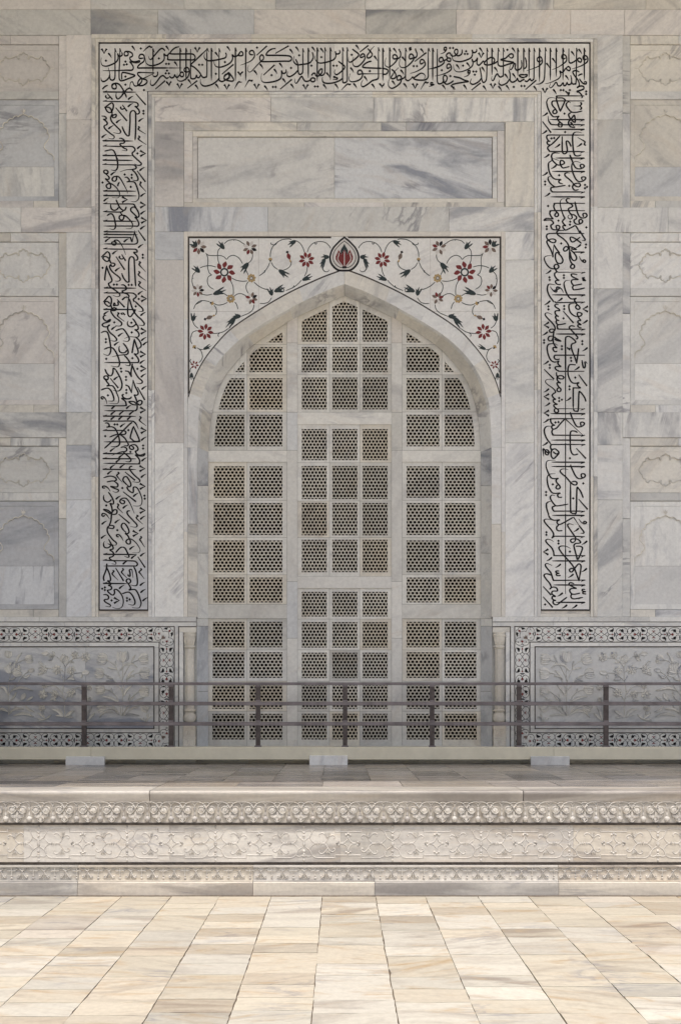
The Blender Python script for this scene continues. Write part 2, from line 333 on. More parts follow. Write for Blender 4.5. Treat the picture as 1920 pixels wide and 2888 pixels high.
# ------------------------------------------------------------------ the inscription, stroke by stroke
# items: s stroke, o untapered stroke, l slash, A/H/R upright with head, b/c/e barb, d dot, f/g/h tick, v/W/Y small v mark
TXT_TOP = {
278: """v 13 21;f 22 25;s 52 23 53 29 49 32 45 31 43 26 44 34 43 40 38 46 28 51 18 54 9 52 6 44 7 35;d 17 42;
s 37 17 37 45 37 76 35 83 30 85 26 81 25 68 22 57;b 37 16;s 26 72 23 80 17 86 11 88 7 85 6 79;b 48 16;
o 48 17 47 45 46 76 48 85 54 86 68 81 81 75 70 71 56 68 52 71 52 84;d 60 77;s 69 44 73 48 77 55 77 60 73 63 60 63 30 64 10 64;
d 60 44;d 57 51;d 63 50;s 57 26 59 31 65 30 66 25 62 22;s 57 26 60 22 68 22 74 25 76 30 74 33 70 35 71 40 76 44 84 44 91 42 91 45 84 47 76 46 69 43;
f 74 9;d 94 15;s 120 12 116 12 113 10 106 15 99 22;o 100 36 92 37 90 34 92 29 97 28 101 31 102 38 100 44 93 49 88 54 88 58 100 58 157 58;
A 121 16 69;s 147 21 145 17 140 15 134 19 122 33 117 39 113 38 111 32;s 157 24 155 28 150 31 145 27 146 36 143 43 134 49 120 53 110 51 105 45 104 36;
d 134 37;f 149 9;d 150 49;d 156 49;s 124 69 92 68 87 71 90 76 98 82 105 84 108 88 105 93 97 97 88 96 88 89 92 83 96 82 96 88 91 94 84 98 79 96 76 89 72 90 70 97 71 104 76 108;
o 98 82 123 70;s 131 66 131 73 127 77 122 76 120 71;d 60 95;d 152 64;d 149 70;d 156 70;s 156 79 151 81 147 78 143 75 137 78 128 90 122 96 117 96 115 91 117 83;
l 148 86 126 105;d 101 107;f 150 88;o 30 99 33 94 37 93 40 99 38 104 32 103 30 98 32 94 40 92 47 95 53 103 58 112 60 118;s 9 105 15 99 22 96;o 76 108 70 103 64 105 58 111 52 118""",
478: """o 22 11 14 13 6 19 2 25 6 27 30 27 50 27 56 31 57 36 53 40 40 40 0 40 -3 36 -3 28;o 0 58 28 58;A 24 15 71;A 37 15 86;o 47 16 47 74 49 81 53 82 58 80 60 74 62 79 66 79 69 74;
o 84 16 60 39 48 51 56 57 66 67 71 75 75 79 80 78 83 72 83 18;b 84 15;A 93 15 86;b 110 16;o 110 16 110 80 112 86 117 88 124 84 121 81 122 75 128 71 133 74 132 80 126 84;
o 128 71 132 69 142 83 139 87 130 86 122 83 121 79 124 74 130 71 132 75 131 80 126 83;A 146 14 86;s 124 24 126 29 124 35 115 38 100 41 86 42 79 38 77 32 78 26;
s 157 24 150 31 144 33 139 29 140 36 137 44 128 51 114 56 104 55 100 50 98 43;d 123 45;d 66 51;d 73 51;v 62 18;f 11 44;f 101 23;f 127 10;
s 43 66 37 67 33 64 34 59 39 57 43 60 44 68 42 76 37 82 28 87 20 86 17 80 18 70;o 32 70 28 67 24 71 26 77 31 76 32 70;o 24 72 18 79 14 77 12 73 10 78 5 80 0 76;
d 103 71;l 142 50 116 72;l 62 86 40 103;s 110 80 105 87 95 94 82 98 74 97 69 91 69 82;f 41 83;f 57 95;f 102 93;v 23 98;v 127 100;s 5 88 2 91 0 98;s 157 89 152 90 144 104;f 151 66""",
678: """s -6 30 0 31 5 30 6 26 3 22 -1 23 -5 28;A 12 15 86;s 29 29 22 28 20 24 23 20 28 20 31 26 31 33 25 41 14 47 0 52;d 37 13;l 59 9 36 30;
s 78 15 70 16 62 21 57 28 60 30 80 30 105 31 112 34 113 39 108 43 95 43 50 44 44 40 43 34 47 29 51 32 51 38 45 44 36 53 26 64 20 67 16 62 18 52;l 107 9 77 26;f 109 16;f 122 11;d 130 30;
o 138 16 138 62 136 70 131 72 128 67 127 50 122 38;b 138 16;s 127 63 120 71 110 77 105 76 103 73 105 66;s 157 44 150 48 138 50 126 51 120 47 117 41 119 31;A 150 15 80;
f 43 49;f 30 63;l 76 51 51 74;f 74 60;f 86 47;d 69 74;d 112 58;s 101 61 101 67 97 70 93 69 91 64 91 75 88 82 78 87 62 90 50 89 46 82 47 70;
s 157 83 150 87 143 87 139 82 136 77 132 80 125 91 121 90 120 81;f 93 81;l 114 83 88 105;f 111 93;v 144 100;d 72 100;d 78 100;f 53 97;v 36 99;s 27 84 25 87 19 86 10 101;s 6 66 2 70 0 75;o 0 90 4 89;d 157 53""",
878: """s 2 23 4 30 4 36 0 43 -6 47;f 1 11;A 13 14 87;f 20 14;d 22 34;o 30 15 30 62 29 70 25 74 20 74 16 68 19 62 23 60 24 64 22 70 15 76 10 75 8 70 4 70 0 75;b 30 14;
o 9 84 6 88 1 88 -2 84 2 80 7 81 9 84;A 42 14 85;s 62 18 63 24 59 27 54 26 53 21 54 31 51 38 44 42 30 46 18 47 11 43 8 36 9 31;o 69 14 69 55 69 82 70 90 75 90 79 85 79 60 79 14;b 69 14;b 79 14;
s 59 43 66 48 73 54 73 58 68 64 58 72 53 72 51 67 53 61;d 49 53;d 56 53;s 53 77 49 78 57 80 56 83 47 83;s 70 80 62 86 48 91 34 92 26 89 24 82 25 78;f 33 68;d 8 99;d 14 99;f 26 94;f 52 93;s 87 93 84 95 79 94 66 107;f 93 92;
s 90 16 98 22 104 27 104 31 97 38 87 45 82 43 82 34;d 89 29;f 98 7;l 126 8 107 23;s 117 32 110 35 108 32 111 28 115 27 118 31 118 38 112 47 104 54 97 55 92 51 91 43 93 34;
s 124 15 129 20 134 27 133 32 127 36 123 34 124 29 128 24 132 17 139 10;f 138 31;o 133 43 125 45 117 50 113 55 116 57 130 58 157 59;s 148 14 148 60 148 78 145 83 135 86 127 92 116 99 111 98 110 92 114 84;b 148 14;
s 112 71 104 72 102 69 104 64 109 63 112 67 113 74 108 83 96 88 87 88 83 82 86 70;o 112 71 157 71;d 129 65;f 86 57;f 116 76;f 133 93;f 150 92""",
1078: """A 1 15 86;o 0 59 7 60 12 63 11 69 6 72 0 71;A 16 14 82;f 24 14;s 36 17 40 24 40 31 37 36 32 37 26 38 23 35 24 30 29 29 33 34 32 40 25 49 15 56 8 54 5 48 8 35;b 37 17;f 43 33;
s 51 15 51 60 51 80 52 84 57 86 63 82 68 77;b 51 15;s 64 13 60 14 60 17 64 17 58 21;s 72 17 76 25 76 31 73 35 68 36 61 38 59 34 61 28 66 28 69 33 69 39 62 48 52 56 43 57 38 53 37 47 39 38;b 73 16;
f 84 15;l 97 24 71 44;d 69 54;d 76 54;s 92 46 85 49 83 45 85 40 90 40 94 46 94 52 86 60 72 67 61 70;s 101 16 101 65 101 77 97 83 88 85 75 84 69 81 75 76 84 70 91 71 95 77 92 82;s 69 82 67 78 62 83;b 102 15;
A 111 15 86;o 121 16 121 60 121 85 123 92 128 93 133 90 136 83;s 135 40 136 46 130 52 121 56 110 59 99 61;o 134 42 128 45 125 41 127 36 132 35 135 41 140 40 144 36 141 31 144 26 149 25 152 30 157 33;
o 144 36 150 37 150 43 145 43 142 39 145 35;s 140 18 136 18 137 13 141 13 141 18 136 24 128 27;d 149 14;d 156 14;s 150 56 144 59 142 55 144 50 149 50 152 56 151 62 143 68 130 73 116 76;d 131 63;d 150 76;
o 133 91 140 88 143 80 140 75 136 75 134 82 137 91 143 94 152 90 157 86;f 132 95;f 151 96;s 20 61 26 66 30 74 28 80 22 82 19 79 22 74 28 65 36 57;
s 50 77 46 81 41 83 34 85 32 81 34 76 39 75 42 80 40 90 32 98 22 103 16 101 13 95 14 87 17 81;f 40 62;f 21 86;f 47 92;v 72 98;s 102 90 98 91 94 90 84 106;s 112 91 107 91 107 95 114 95 102 100;s 4 92 2 96 -2 99""",
1278: """o 19 17 19 24 16 29 10 31 5 28 2 22 5 17 9 18 9 25 5 30 0 32;d 28 21;d 25 27;d 31 27;s 51 16 51 21 47 24 43 23 41 18 42 27 39 35 30 40 16 44 5 43 -1 40 -3 33 -2 26;f 57 13;v 61 30;
o 74 15 74 50 73 80 70 88 66 90 63 85 61 72 58 56;b 74 15;A 85 15 74;o 99 15 98 46 101 53 108 54 120 50 133 46 118 43 103 40;s 104 39 114 37 120 32 126 27 131 28 132 33 128 36 123 33 122 30;b 99 15;
s 110 15 110 70 108 76 103 78 99 74 97 71 93 75 89 84 86 86 84 82 85 76;b 110 15;o 98 42 92 47 80 51 71 51 68 47 74 40 82 35 88 36 91 41 88 47;
s 68 47 66 43 60 49 56 52 52 49 52 43 53 36 50 41 46 44 42 43 41 38 43 46 41 54 32 61 18 66 7 66 1 60 0 50;d 119 18;f 129 13;A 142 15 75;
s 150 41 151 50 150 57 146 61 140 63 136 58 137 50 134 49 130 58 126 62 124 58 126 51;A 155 15 68;f 6 50;f 29 46;d 21 53;s 36 68 32 69 32 65 36 64 36 69 31 75 23 78;d 44 66;d 50 66;d 47 73;f 62 56;f 90 56;
o 0 77 5 78 14 80 24 85 33 88 20 90 8 92 -4 95;s 62 80 56 88 45 94 39 93 37 89 40 81;l 60 91 40 107;o 122 62 125 72 125 84 128 89 133 89 139 85 141 81 143 86 147 88 152 85 157 83;
s 124 82 118 91 108 96 103 95 100 91 102 84;o 157 73 149 73 145 75 151 79 157 79;f 113 71;f 130 70;f 22 95;f 65 97;v 87 98;f 99 98;f 116 96;d 133 100;d 150 98;s 0 99 4 106""",
1478: """o 2 36 4 46 4 55 0 60;b 2 36;A 10 15 79;o 21 15 21 75 19 84 15 86 12 82 9 85 5 88 0 86;b 21 15;o 0 73 6 73 4 77 0 78;A 33 15 88;s 46 14 45 60 44 80 41 88 34 93 25 94;b 46 14;
A 57 15 85;f 61 36;f 48 47;A 70 15 77;A 85 15 85;s 38 42 31 44 28 40 30 35 36 34 39 40 39 46 33 53 20 59 5 64;s 91 36 85 38 82 34 84 29 90 30 93 36 92 43 84 50 73 57 61 62;
o 98 15 98 42 101 47 106 46 114 41 121 36 126 40 124 45 119 43 117 39;o 115 15 114 86 111 93 106 93 104 88;b 115 15;
s 102 74 104 84 103 92 98 95 94 92 94 90 91 96 87 97 85 91 80 97 74 97 71 91 68 91 63 98 58 102 55 99 58 92;f 103 21;f 119 16;A 132 15 85;
s 138 38 132 40 129 36 131 31 137 32 140 38 138 45 128 52 116 57 105 60;s 92 58 97 55 101 59 99 64 94 62 91 59 86 66 82 68 78 65 80 73 76 81 65 87 55 91 46 93;
f 90 74;o 121 67 114 64 108 65 107 69 112 77 118 85 121 94 119 100 116 101 124 98 130 99 131 104 125 107 114 110;s 128 71 122 73 118 76;s 121 82 126 89 131 93 136 93 136 89 132 89 132 93;
l 26 85 2 106;f 20 98;d 0 98;v 45 108;f 63 105;d 80 107;d 86 107;d 100 107;s 90 109 95 113 99 113 97 117 94 114;d 136 110;d 136 116"""}
TXT_L = {
250: """H 17 10 115;l 114 15 144 49;s 74 8 80 12 85 22 86 28;s 80 11 72 22 65 29 60 31 56 26 55 20 56 12;l 29 15 45 33;s 26 20 24 24 27 28 32 29 36 26 37 23;g 91 33;
o 20 38 60 39 100 40 113 41 120 45 121 51 117 54 112 53 118 58 123 64 125 71 121 76 114 75;c 17 38;
o 20 57 32 49 42 43 47 48 47 56 44 65 41 70 35 72 28 67 24 58 29 56 35 57 40 62 42 68 44 75;o 43 77 48 79 54 77 56 81 53 86 47 87 44 83 48 79;s 44 75 41 82 39 88 42 98 50 107 60 117 67 124 69 130 65 134 58 134 47 131;
s 12 82 20 83 25 86 26 90 22 92 18 92 25 97 29 103 27 108 21 111 20 116 26 124 38 134 48 141 50 146 46 150 38 150 31 147;l 54 57 88 97;l 74 49 88 68;s 70 54 69 58 73 62 79 60 81 57;g 90 55;
o 73 113 76 121 82 133 89 141 94 140 95 130 97 100 97 78 100 69 107 66 113 71 114 85 114 120 112 155;d 137 67;d 137 75;g 122 99;g 55 103;g 32 121;g 12 147;
s 121 113 125 116 122 120 124 124 144 136;s 122 141 126 145 122 149 125 154 146 168;H 16 156 106;s 64 149 71 149 78 153 81 158 78 163 71 164 67 166 70 171 79 178 86 181 88 184 84 186 73 184;
o 20 172 70 173 100 173 108 176 112 182 109 188 104 192 105 199 113 207 122 216;c 17 172;g 118 180;d 119 194;W 142 194;o 21 187 30 185 42 183 49 187 54 198 58 212 60 222;H 16 200 104""",
450: """H 16 2 105;s 119 0 127 8 131 13 127 17 118 17 110 13;s 59 -4 60 10 60 22 57 30 50 33 40 31;s 20 15 60 16 100 16 110 17 115 22 114 27 108 29 100 30 85 31 67 37;c 16 15;
s 103 31 112 39 118 49 121 58 118 63 112 63 104 61;g 125 34;l 118 34 143 67;d 81 45;d 102 46;d 102 55;o 28 41 23 42 19 38 20 33 26 32 31 36 30 42 24 44;
s 24 43 32 50 35 55 33 59 28 59 24 58 33 67 37 72 31 73 26 78 28 84 34 87 39 84 39 76 37 72 44 74 54 82 62 92 66 102 65 111 58 115 43 113;d 15 69;g 39 47;
s 56 51 50 51 44 57 45 63 51 65 56 61 57 54 56 50 63 52 70 60 80 78 88 94 89 102;s 60 80 62 73 66 67;s 81 54 87 53 92 57 95 62 92 66 87 67 100 66 110 68 115 76 120 90 124 108 121 120 112 126 99 125;
d 99 82;s 126 66 130 69 127 73 129 79 145 96;H 18 94 115;H 18 108 116;g 18 125;g 128 111;W 88 120;W 142 136;
o 20 132 60 133 100 133 109 135 114 144 121 156 124 167 120 173 112 173 117 178 123 190 122 197 117 200 108 199 18 199;c 18 132;o 118 172 110 164 100 154 100 146 107 142 115 145;
o 55 120 60 131 66 143 73 150 79 152 83 149 86 141;s 63 143 58 149 50 152 42 148 39 138 42 131;o 55 120 62 134;o 20 156 50 157 70 157 78 153;c 18 156;
s 68 158 74 166 79 168 77 178 72 181 66 178 65 171 69 167 75 167 82 168 92 176 102 188 105 198 100 206 85 207;s 28 168 36 163 43 163 49 172 52 185 54 198 51 207 45 209 36 207;H 18 184 116;g 128 164;W 145 182;g 127 209""",
650: """H 19 4 119;H 19 12 120;o 21 21 60 21 95 21 99 24 101 30 103 35;c 19 21;o 103 35 111 0;o 110 6 115 18 119 28 119 36 114 40 100 41 19 40;l 121 0 143 31;g 22 34;g 78 35;
s 54 36 48 34 43 36 44 41 49 44 54 42 55 36 50 31 56 29 62 31 69 39 77 54 84 73;o 20 55 60 56 105 56 114 57 118 61 117 65 108 66 116 74 120 82 118 88 113 89;c 18 55;g 121 52;
o 11 80 20 72 29 64 35 68 37 77 35 86 31 92 25 92 19 87 16 82 22 78 29 80 34 84;o 36 88 40 97 48 98 52 102 48 107 42 107 40 101;s 40 101 36 108 40 118 48 127 60 136 67 143 67 149 60 152 52 151;
g 44 71;l 55 78 81 118;l 72 72 84 91;s 67 76 65 80 69 85 75 85 77 80;o 72 128 77 141 86 153 93 154 94 148 93 110 94 88 98 80 104 79 109 85 110 100 112 140 114 168;d 135 73;d 135 82;
s 123 93 128 96 124 101 127 106 144 124;s 122 122 126 126 122 131 126 137 144 150;s 122 152 128 156 123 162 127 168 146 181;d 15 112;g 52 122;o 22 150 22 140 27 105;
s 27 106 32 122 41 142 43 150 38 156 33 159 37 168 50 177 63 187 67 193 64 197 57 198 46 194;d 49 162;d 58 162;d 93 163;d 102 163;H 20 172 116;s 70 163 78 163 85 169 86 175 80 179 74 181 77 186 88 190 94 196 92 200 86 201 78 199;
o 20 187 60 187 100 187 110 190 116 196 112 202 107 206 110 214;c 20 187;g 120 192;d 123 205;W 145 204;g 73 208""",
850: """H 18 24 116;o 17 2 25 -6 34 -15 41 -8 41 4 38 13 33 15 26 11 21 4 26 0 32 2 37 7;o 39 8 43 20 50 19 56 22 53 27 46 28 42 26;s 42 20 40 30 44 38 52 48 64 57 72 65 70 72 63 74 53 72;
s 60 0 62 8 60 12 55 12 48 13 50 5 53 9 50 13;l 58 -6 81 18;s 107 24 112 28 105 38 98 46 92 42 90 30 91 10 93 -12 95 -18;s 95 -8 100 10 107 28 118 43 130 54 139 65 138 71 133 72 123 71;
s 112 0 122 10 132 19 136 26 133 30 122 30;d 114 15;g 128 43;s 59 34 64 36 60 41 62 46 80 60;s 71 34 72 38 77 39;l 75 33 82 41;
o 26 43 20 43 17 48 20 55 28 59 38 54 36 60 28 63 18 66 14 71 20 76 28 76 35 72 36 69;s 35 70 31 75 31 84 38 94 50 104 57 113 55 118 48 119 39 117;g 18 40;d 50 63;g 41 85;
s 104 51 110 58 116 68 121 76 121 83 116 85 112 85 120 91 124 99 121 106 113 107 95 106 80 111;s 116 66 113 70 106 75 98 76 91 72 89 64 92 58;d 101 64;d 102 93;W 144 89;g 61 105;g 130 118;g 135 131;
s 54 88 64 84 74 82 80 86 87 96 94 108 94 116 88 120 76 118;s 10 94 20 90 27 91 32 98 36 115 39 135 39 150 34 160 27 161 17 157;d 25 113;d 25 122;s 112 106 122 114 129 125 130 134 124 140 117 139;
o 103 155 104 148 110 112;o 110 113 115 130 121 148 120 156 114 158 110 157 118 166 123 176 121 182 112 183 20 183;g 49 132;s 88 146 83 152 74 154 66 150 64 140 66 133;
s 76 125 84 134 91 147 91 155 86 159 75 160 60 162 43 166;s 80 162 88 170 96 182 97 190 92 192 82 190;W 142 158;W 143 201;g 126 186;d 104 170;d 26 172;
s 20 143 30 139 40 138 48 142 56 154 62 168 66 184 63 194 56 196 40 193;c 20 143;d 70 201;d 71 210;d 119 202""",
1050: """o 104 -26 100 0 101 15;s 82 -4 92 -2 97 6 101 15;s 104 -20 112 0 122 16 133 26 132 32 124 34 115 32;g 129 15;d 85 14;d 85 23;o 22 -10 27 2 35 10 42 9 46 0 47 -12 54 -8;
s 54 -8 62 6 69 20 73 36 71 48 65 55 58 56 46 54;s 29 21 22 21 19 15 23 11 30 12 32 18 28 23 23 20 28 29 34 37 28 41 36 40 45 41 52 50 58 64 63 78 62 90 55 94 36 93;l 38 18 62 47;g 48 23;
s 11 53 20 49 32 48 40 55 46 68 49 80 45 86 32 86;c 11 53;d 31 69;s 18 78 14 80 11 76 14 73 19 75 25 82 28 95;d 86 53;d 86 62;o 101 62 106 22;s 83 38 92 42 97 51 101 62;
o 106 24 112 42 120 58 121 65 116 69 110 68 115 80 118 92 118 108 114 114 105 115 20 115;l 119 44 141 83;g 131 52;o 118 90 125 84 132 86 132 93 126 98 120 94;o 117 95 108 88 94 88 104 96 116 98;
s 79 66 74 68 77 75 86 79 95 78 102 73;o 102 73 96 79 86 80 72 78 82 86 85 95 80 100 18 100;g 41 110;g 85 109;g 39 127;g 64 127;g 94 127;g 39 142;g 62 142;g 88 142;
H 17 131 115;s 20 146 60 146 100 146 110 149 117 158 122 170;c 18 146;W 142 113;s 125 132 130 136 125 142 128 147 145 160;W 144 174;g 130 204;o 22 152 30 152 35 158 32 163 27 164 42 163 52 168 59 180 64 195 67 215;
d 51 156;d 59 156;g 67 164;d 92 173;o 20 174 50 174 75 174 84 178 83 184 76 186 66 184;c 17 174;o 104 150 95 156 65 186 40 210 20 228;o 36 194 50 188 60 186 70 188 82 198 90 212;d 23 191;
o 107 161 124 200 122 206 110 206 102 200 98 193 107 161;o 123 203 118 208 18 208""",
1250: """s 90 0 92 4 88 8 78 6;s 66 -4 65 4 58 10 50 11 40 10;o 101 8 107 12 107 17 102 19 96 15 96 9 104 5 112 5 118 10 121 18 117 23 113 24 116 31 122 35 131 35 143 30;o 143 31 136 38 125 38 113 35 121 43 126 53 124 60 117 62 17 60;
d 136 7;d 136 16;g 37 25;d 98 26;s 69 13 78 11 86 15 87 21 82 25 72 26 58 30 42 37;s 77 27 88 36 98 46 99 53 92 56 83 54;H 17 31 107;H 16 46 115;g 63 44;g 54 58;g 131 54;W 140 76;H 16 78 115;g 37 75;g 66 74;
s 104 69 98 70 95 75 98 82 110 96 124 108 126 114 120 117 104 115;l 82 86 112 111;g 129 103;g 29 93;s 60 86 64 90 58 95 60 101 74 117;o 20 103 32 99 44 99 54 104 56 110 50 113 42 113 27 116;c 19 103;
s 50 114 60 122 60 129 54 131 39 129 50 135 61 139 62 144 55 147 45 144;s 93 129 84 121 76 111 79 102 86 100 92 107 99 120 98 129 88 132 94 142 104 148 107 144 107 133 113 131 120 136 128 152 133 170 130 184 120 188 106 187;
s 23 134 17 134 15 130 19 128 26 130 33 136 38 144;d 74 134;l 76 145 115 175;W 141 129;g 106 160;o 32 146 38 154 46 168 48 178 45 182 38 180 42 190 44 203 42 212 40 230;s 42 168 36 174 28 176 20 170 18 160 20 154;
g 54 168;d 26 186;d 140 157;d 141 166;s 72 170 80 173 80 179 74 181 68 177 67 172 72 166 80 164 88 167 97 180 105 198 110 210;s 58 181 63 184 60 190 62 195 76 209;g 75 195;W 141 201;
o 41 208 30 200 18 198 30 206 40 212;o 44 206 50 199 57 200 58 207 54 212 44 213""",
1450: """s 22 3 17 7 13 3 16 -2 24 0 30 6 36 15;o 41 0 41 12 39 24 36 33 44 34 49 37 46 43 36 42 30 40;s 36 34 30 40 29 50 33 60 45 76 56 86 55 92 48 93;l 63 0 96 28;s 97 -10 90 -9 88 -4 92 4 105 18 117 31 117 37 112 39 98 37;
s 116 3 121 6 116 12 135 30;g 127 16;g 51 27;g 12 31;d 59 48;s 85 55 76 46 71 36 75 28 82 29 90 40 94 53 90 58 83 58 90 64 94 73 88 77 85 83 90 89 97 88 98 80 95 74 103 76 114 85 123 97 127 107 122 115 104 116;
g 124 51;W 120 58;g 10 73;s 64 68 58 67 57 62 62 61 68 65 73 72 77 80;s 128 66 131 70 126 76 130 82 141 99;s 33 75 40 88 46 98 46 104 37 107 45 113 49 121 44 127 36 130 38 135 50 141 55 145 53 150 42 148;
s 40 93 36 98 28 101 20 98 18 88 21 81;s 48 93 40 92 30 88;o 54 115 66 102 74 98;s 74 98 82 102 89 115 94 126 90 129 80 126;g 95 106;g 127 126;H 18 120 117;l 120 127 142 160;g 100 133;
o 20 138 60 139 105 140 116 144 119 150 115 155 106 155 18 155;c 17 138;g 75 150;o 20 200 18 188 26 165 28 147;s 28 160 36 180 39 195 36 200 30 199 38 206 40 210 32 211;
s 45 168 49 171 44 177 46 182 62 198;l 54 161 78 200;s 74 162 77 166 72 172 74 177 88 191;s 128 162 131 166 124 173 128 178 140 194;s 90 180 93 185 97 185 97 176 95 168 99 165 103 168 106 190""",
1550: """s 108 51 114 64 118 84 119 100 116 107 108 108 98 105;H 17 101 88;o 91 101 86 95 88 89 95 88 99 94 96 100 90 101;s 90 101 95 107 99 116 94 121 106 119 114 121 121 132 127 148 130 160 126 172 118 175 103 173;
g 126 108;g 64 117;g 128 129;g 134 154;s 33 94 39 103 35 107 32 107 40 110 42 116 38 120 30 122 33 128 42 135 48 135 51 128 50 121 56 119 65 126 74 140 77 156 73 171 64 176 55 176 44 172;d 22 113;d 14 117;d 22 121;
s 75 132 85 128 95 128 104 137 111 152 111 162 105 166 91 163;c 74 131;d 88 145;d 96 149;d 88 153;s 17 135 27 135 33 141 31 148 23 149 20 152 25 158 36 164 39 168 35 171 23 169;d 42 152;W 64 152"""}
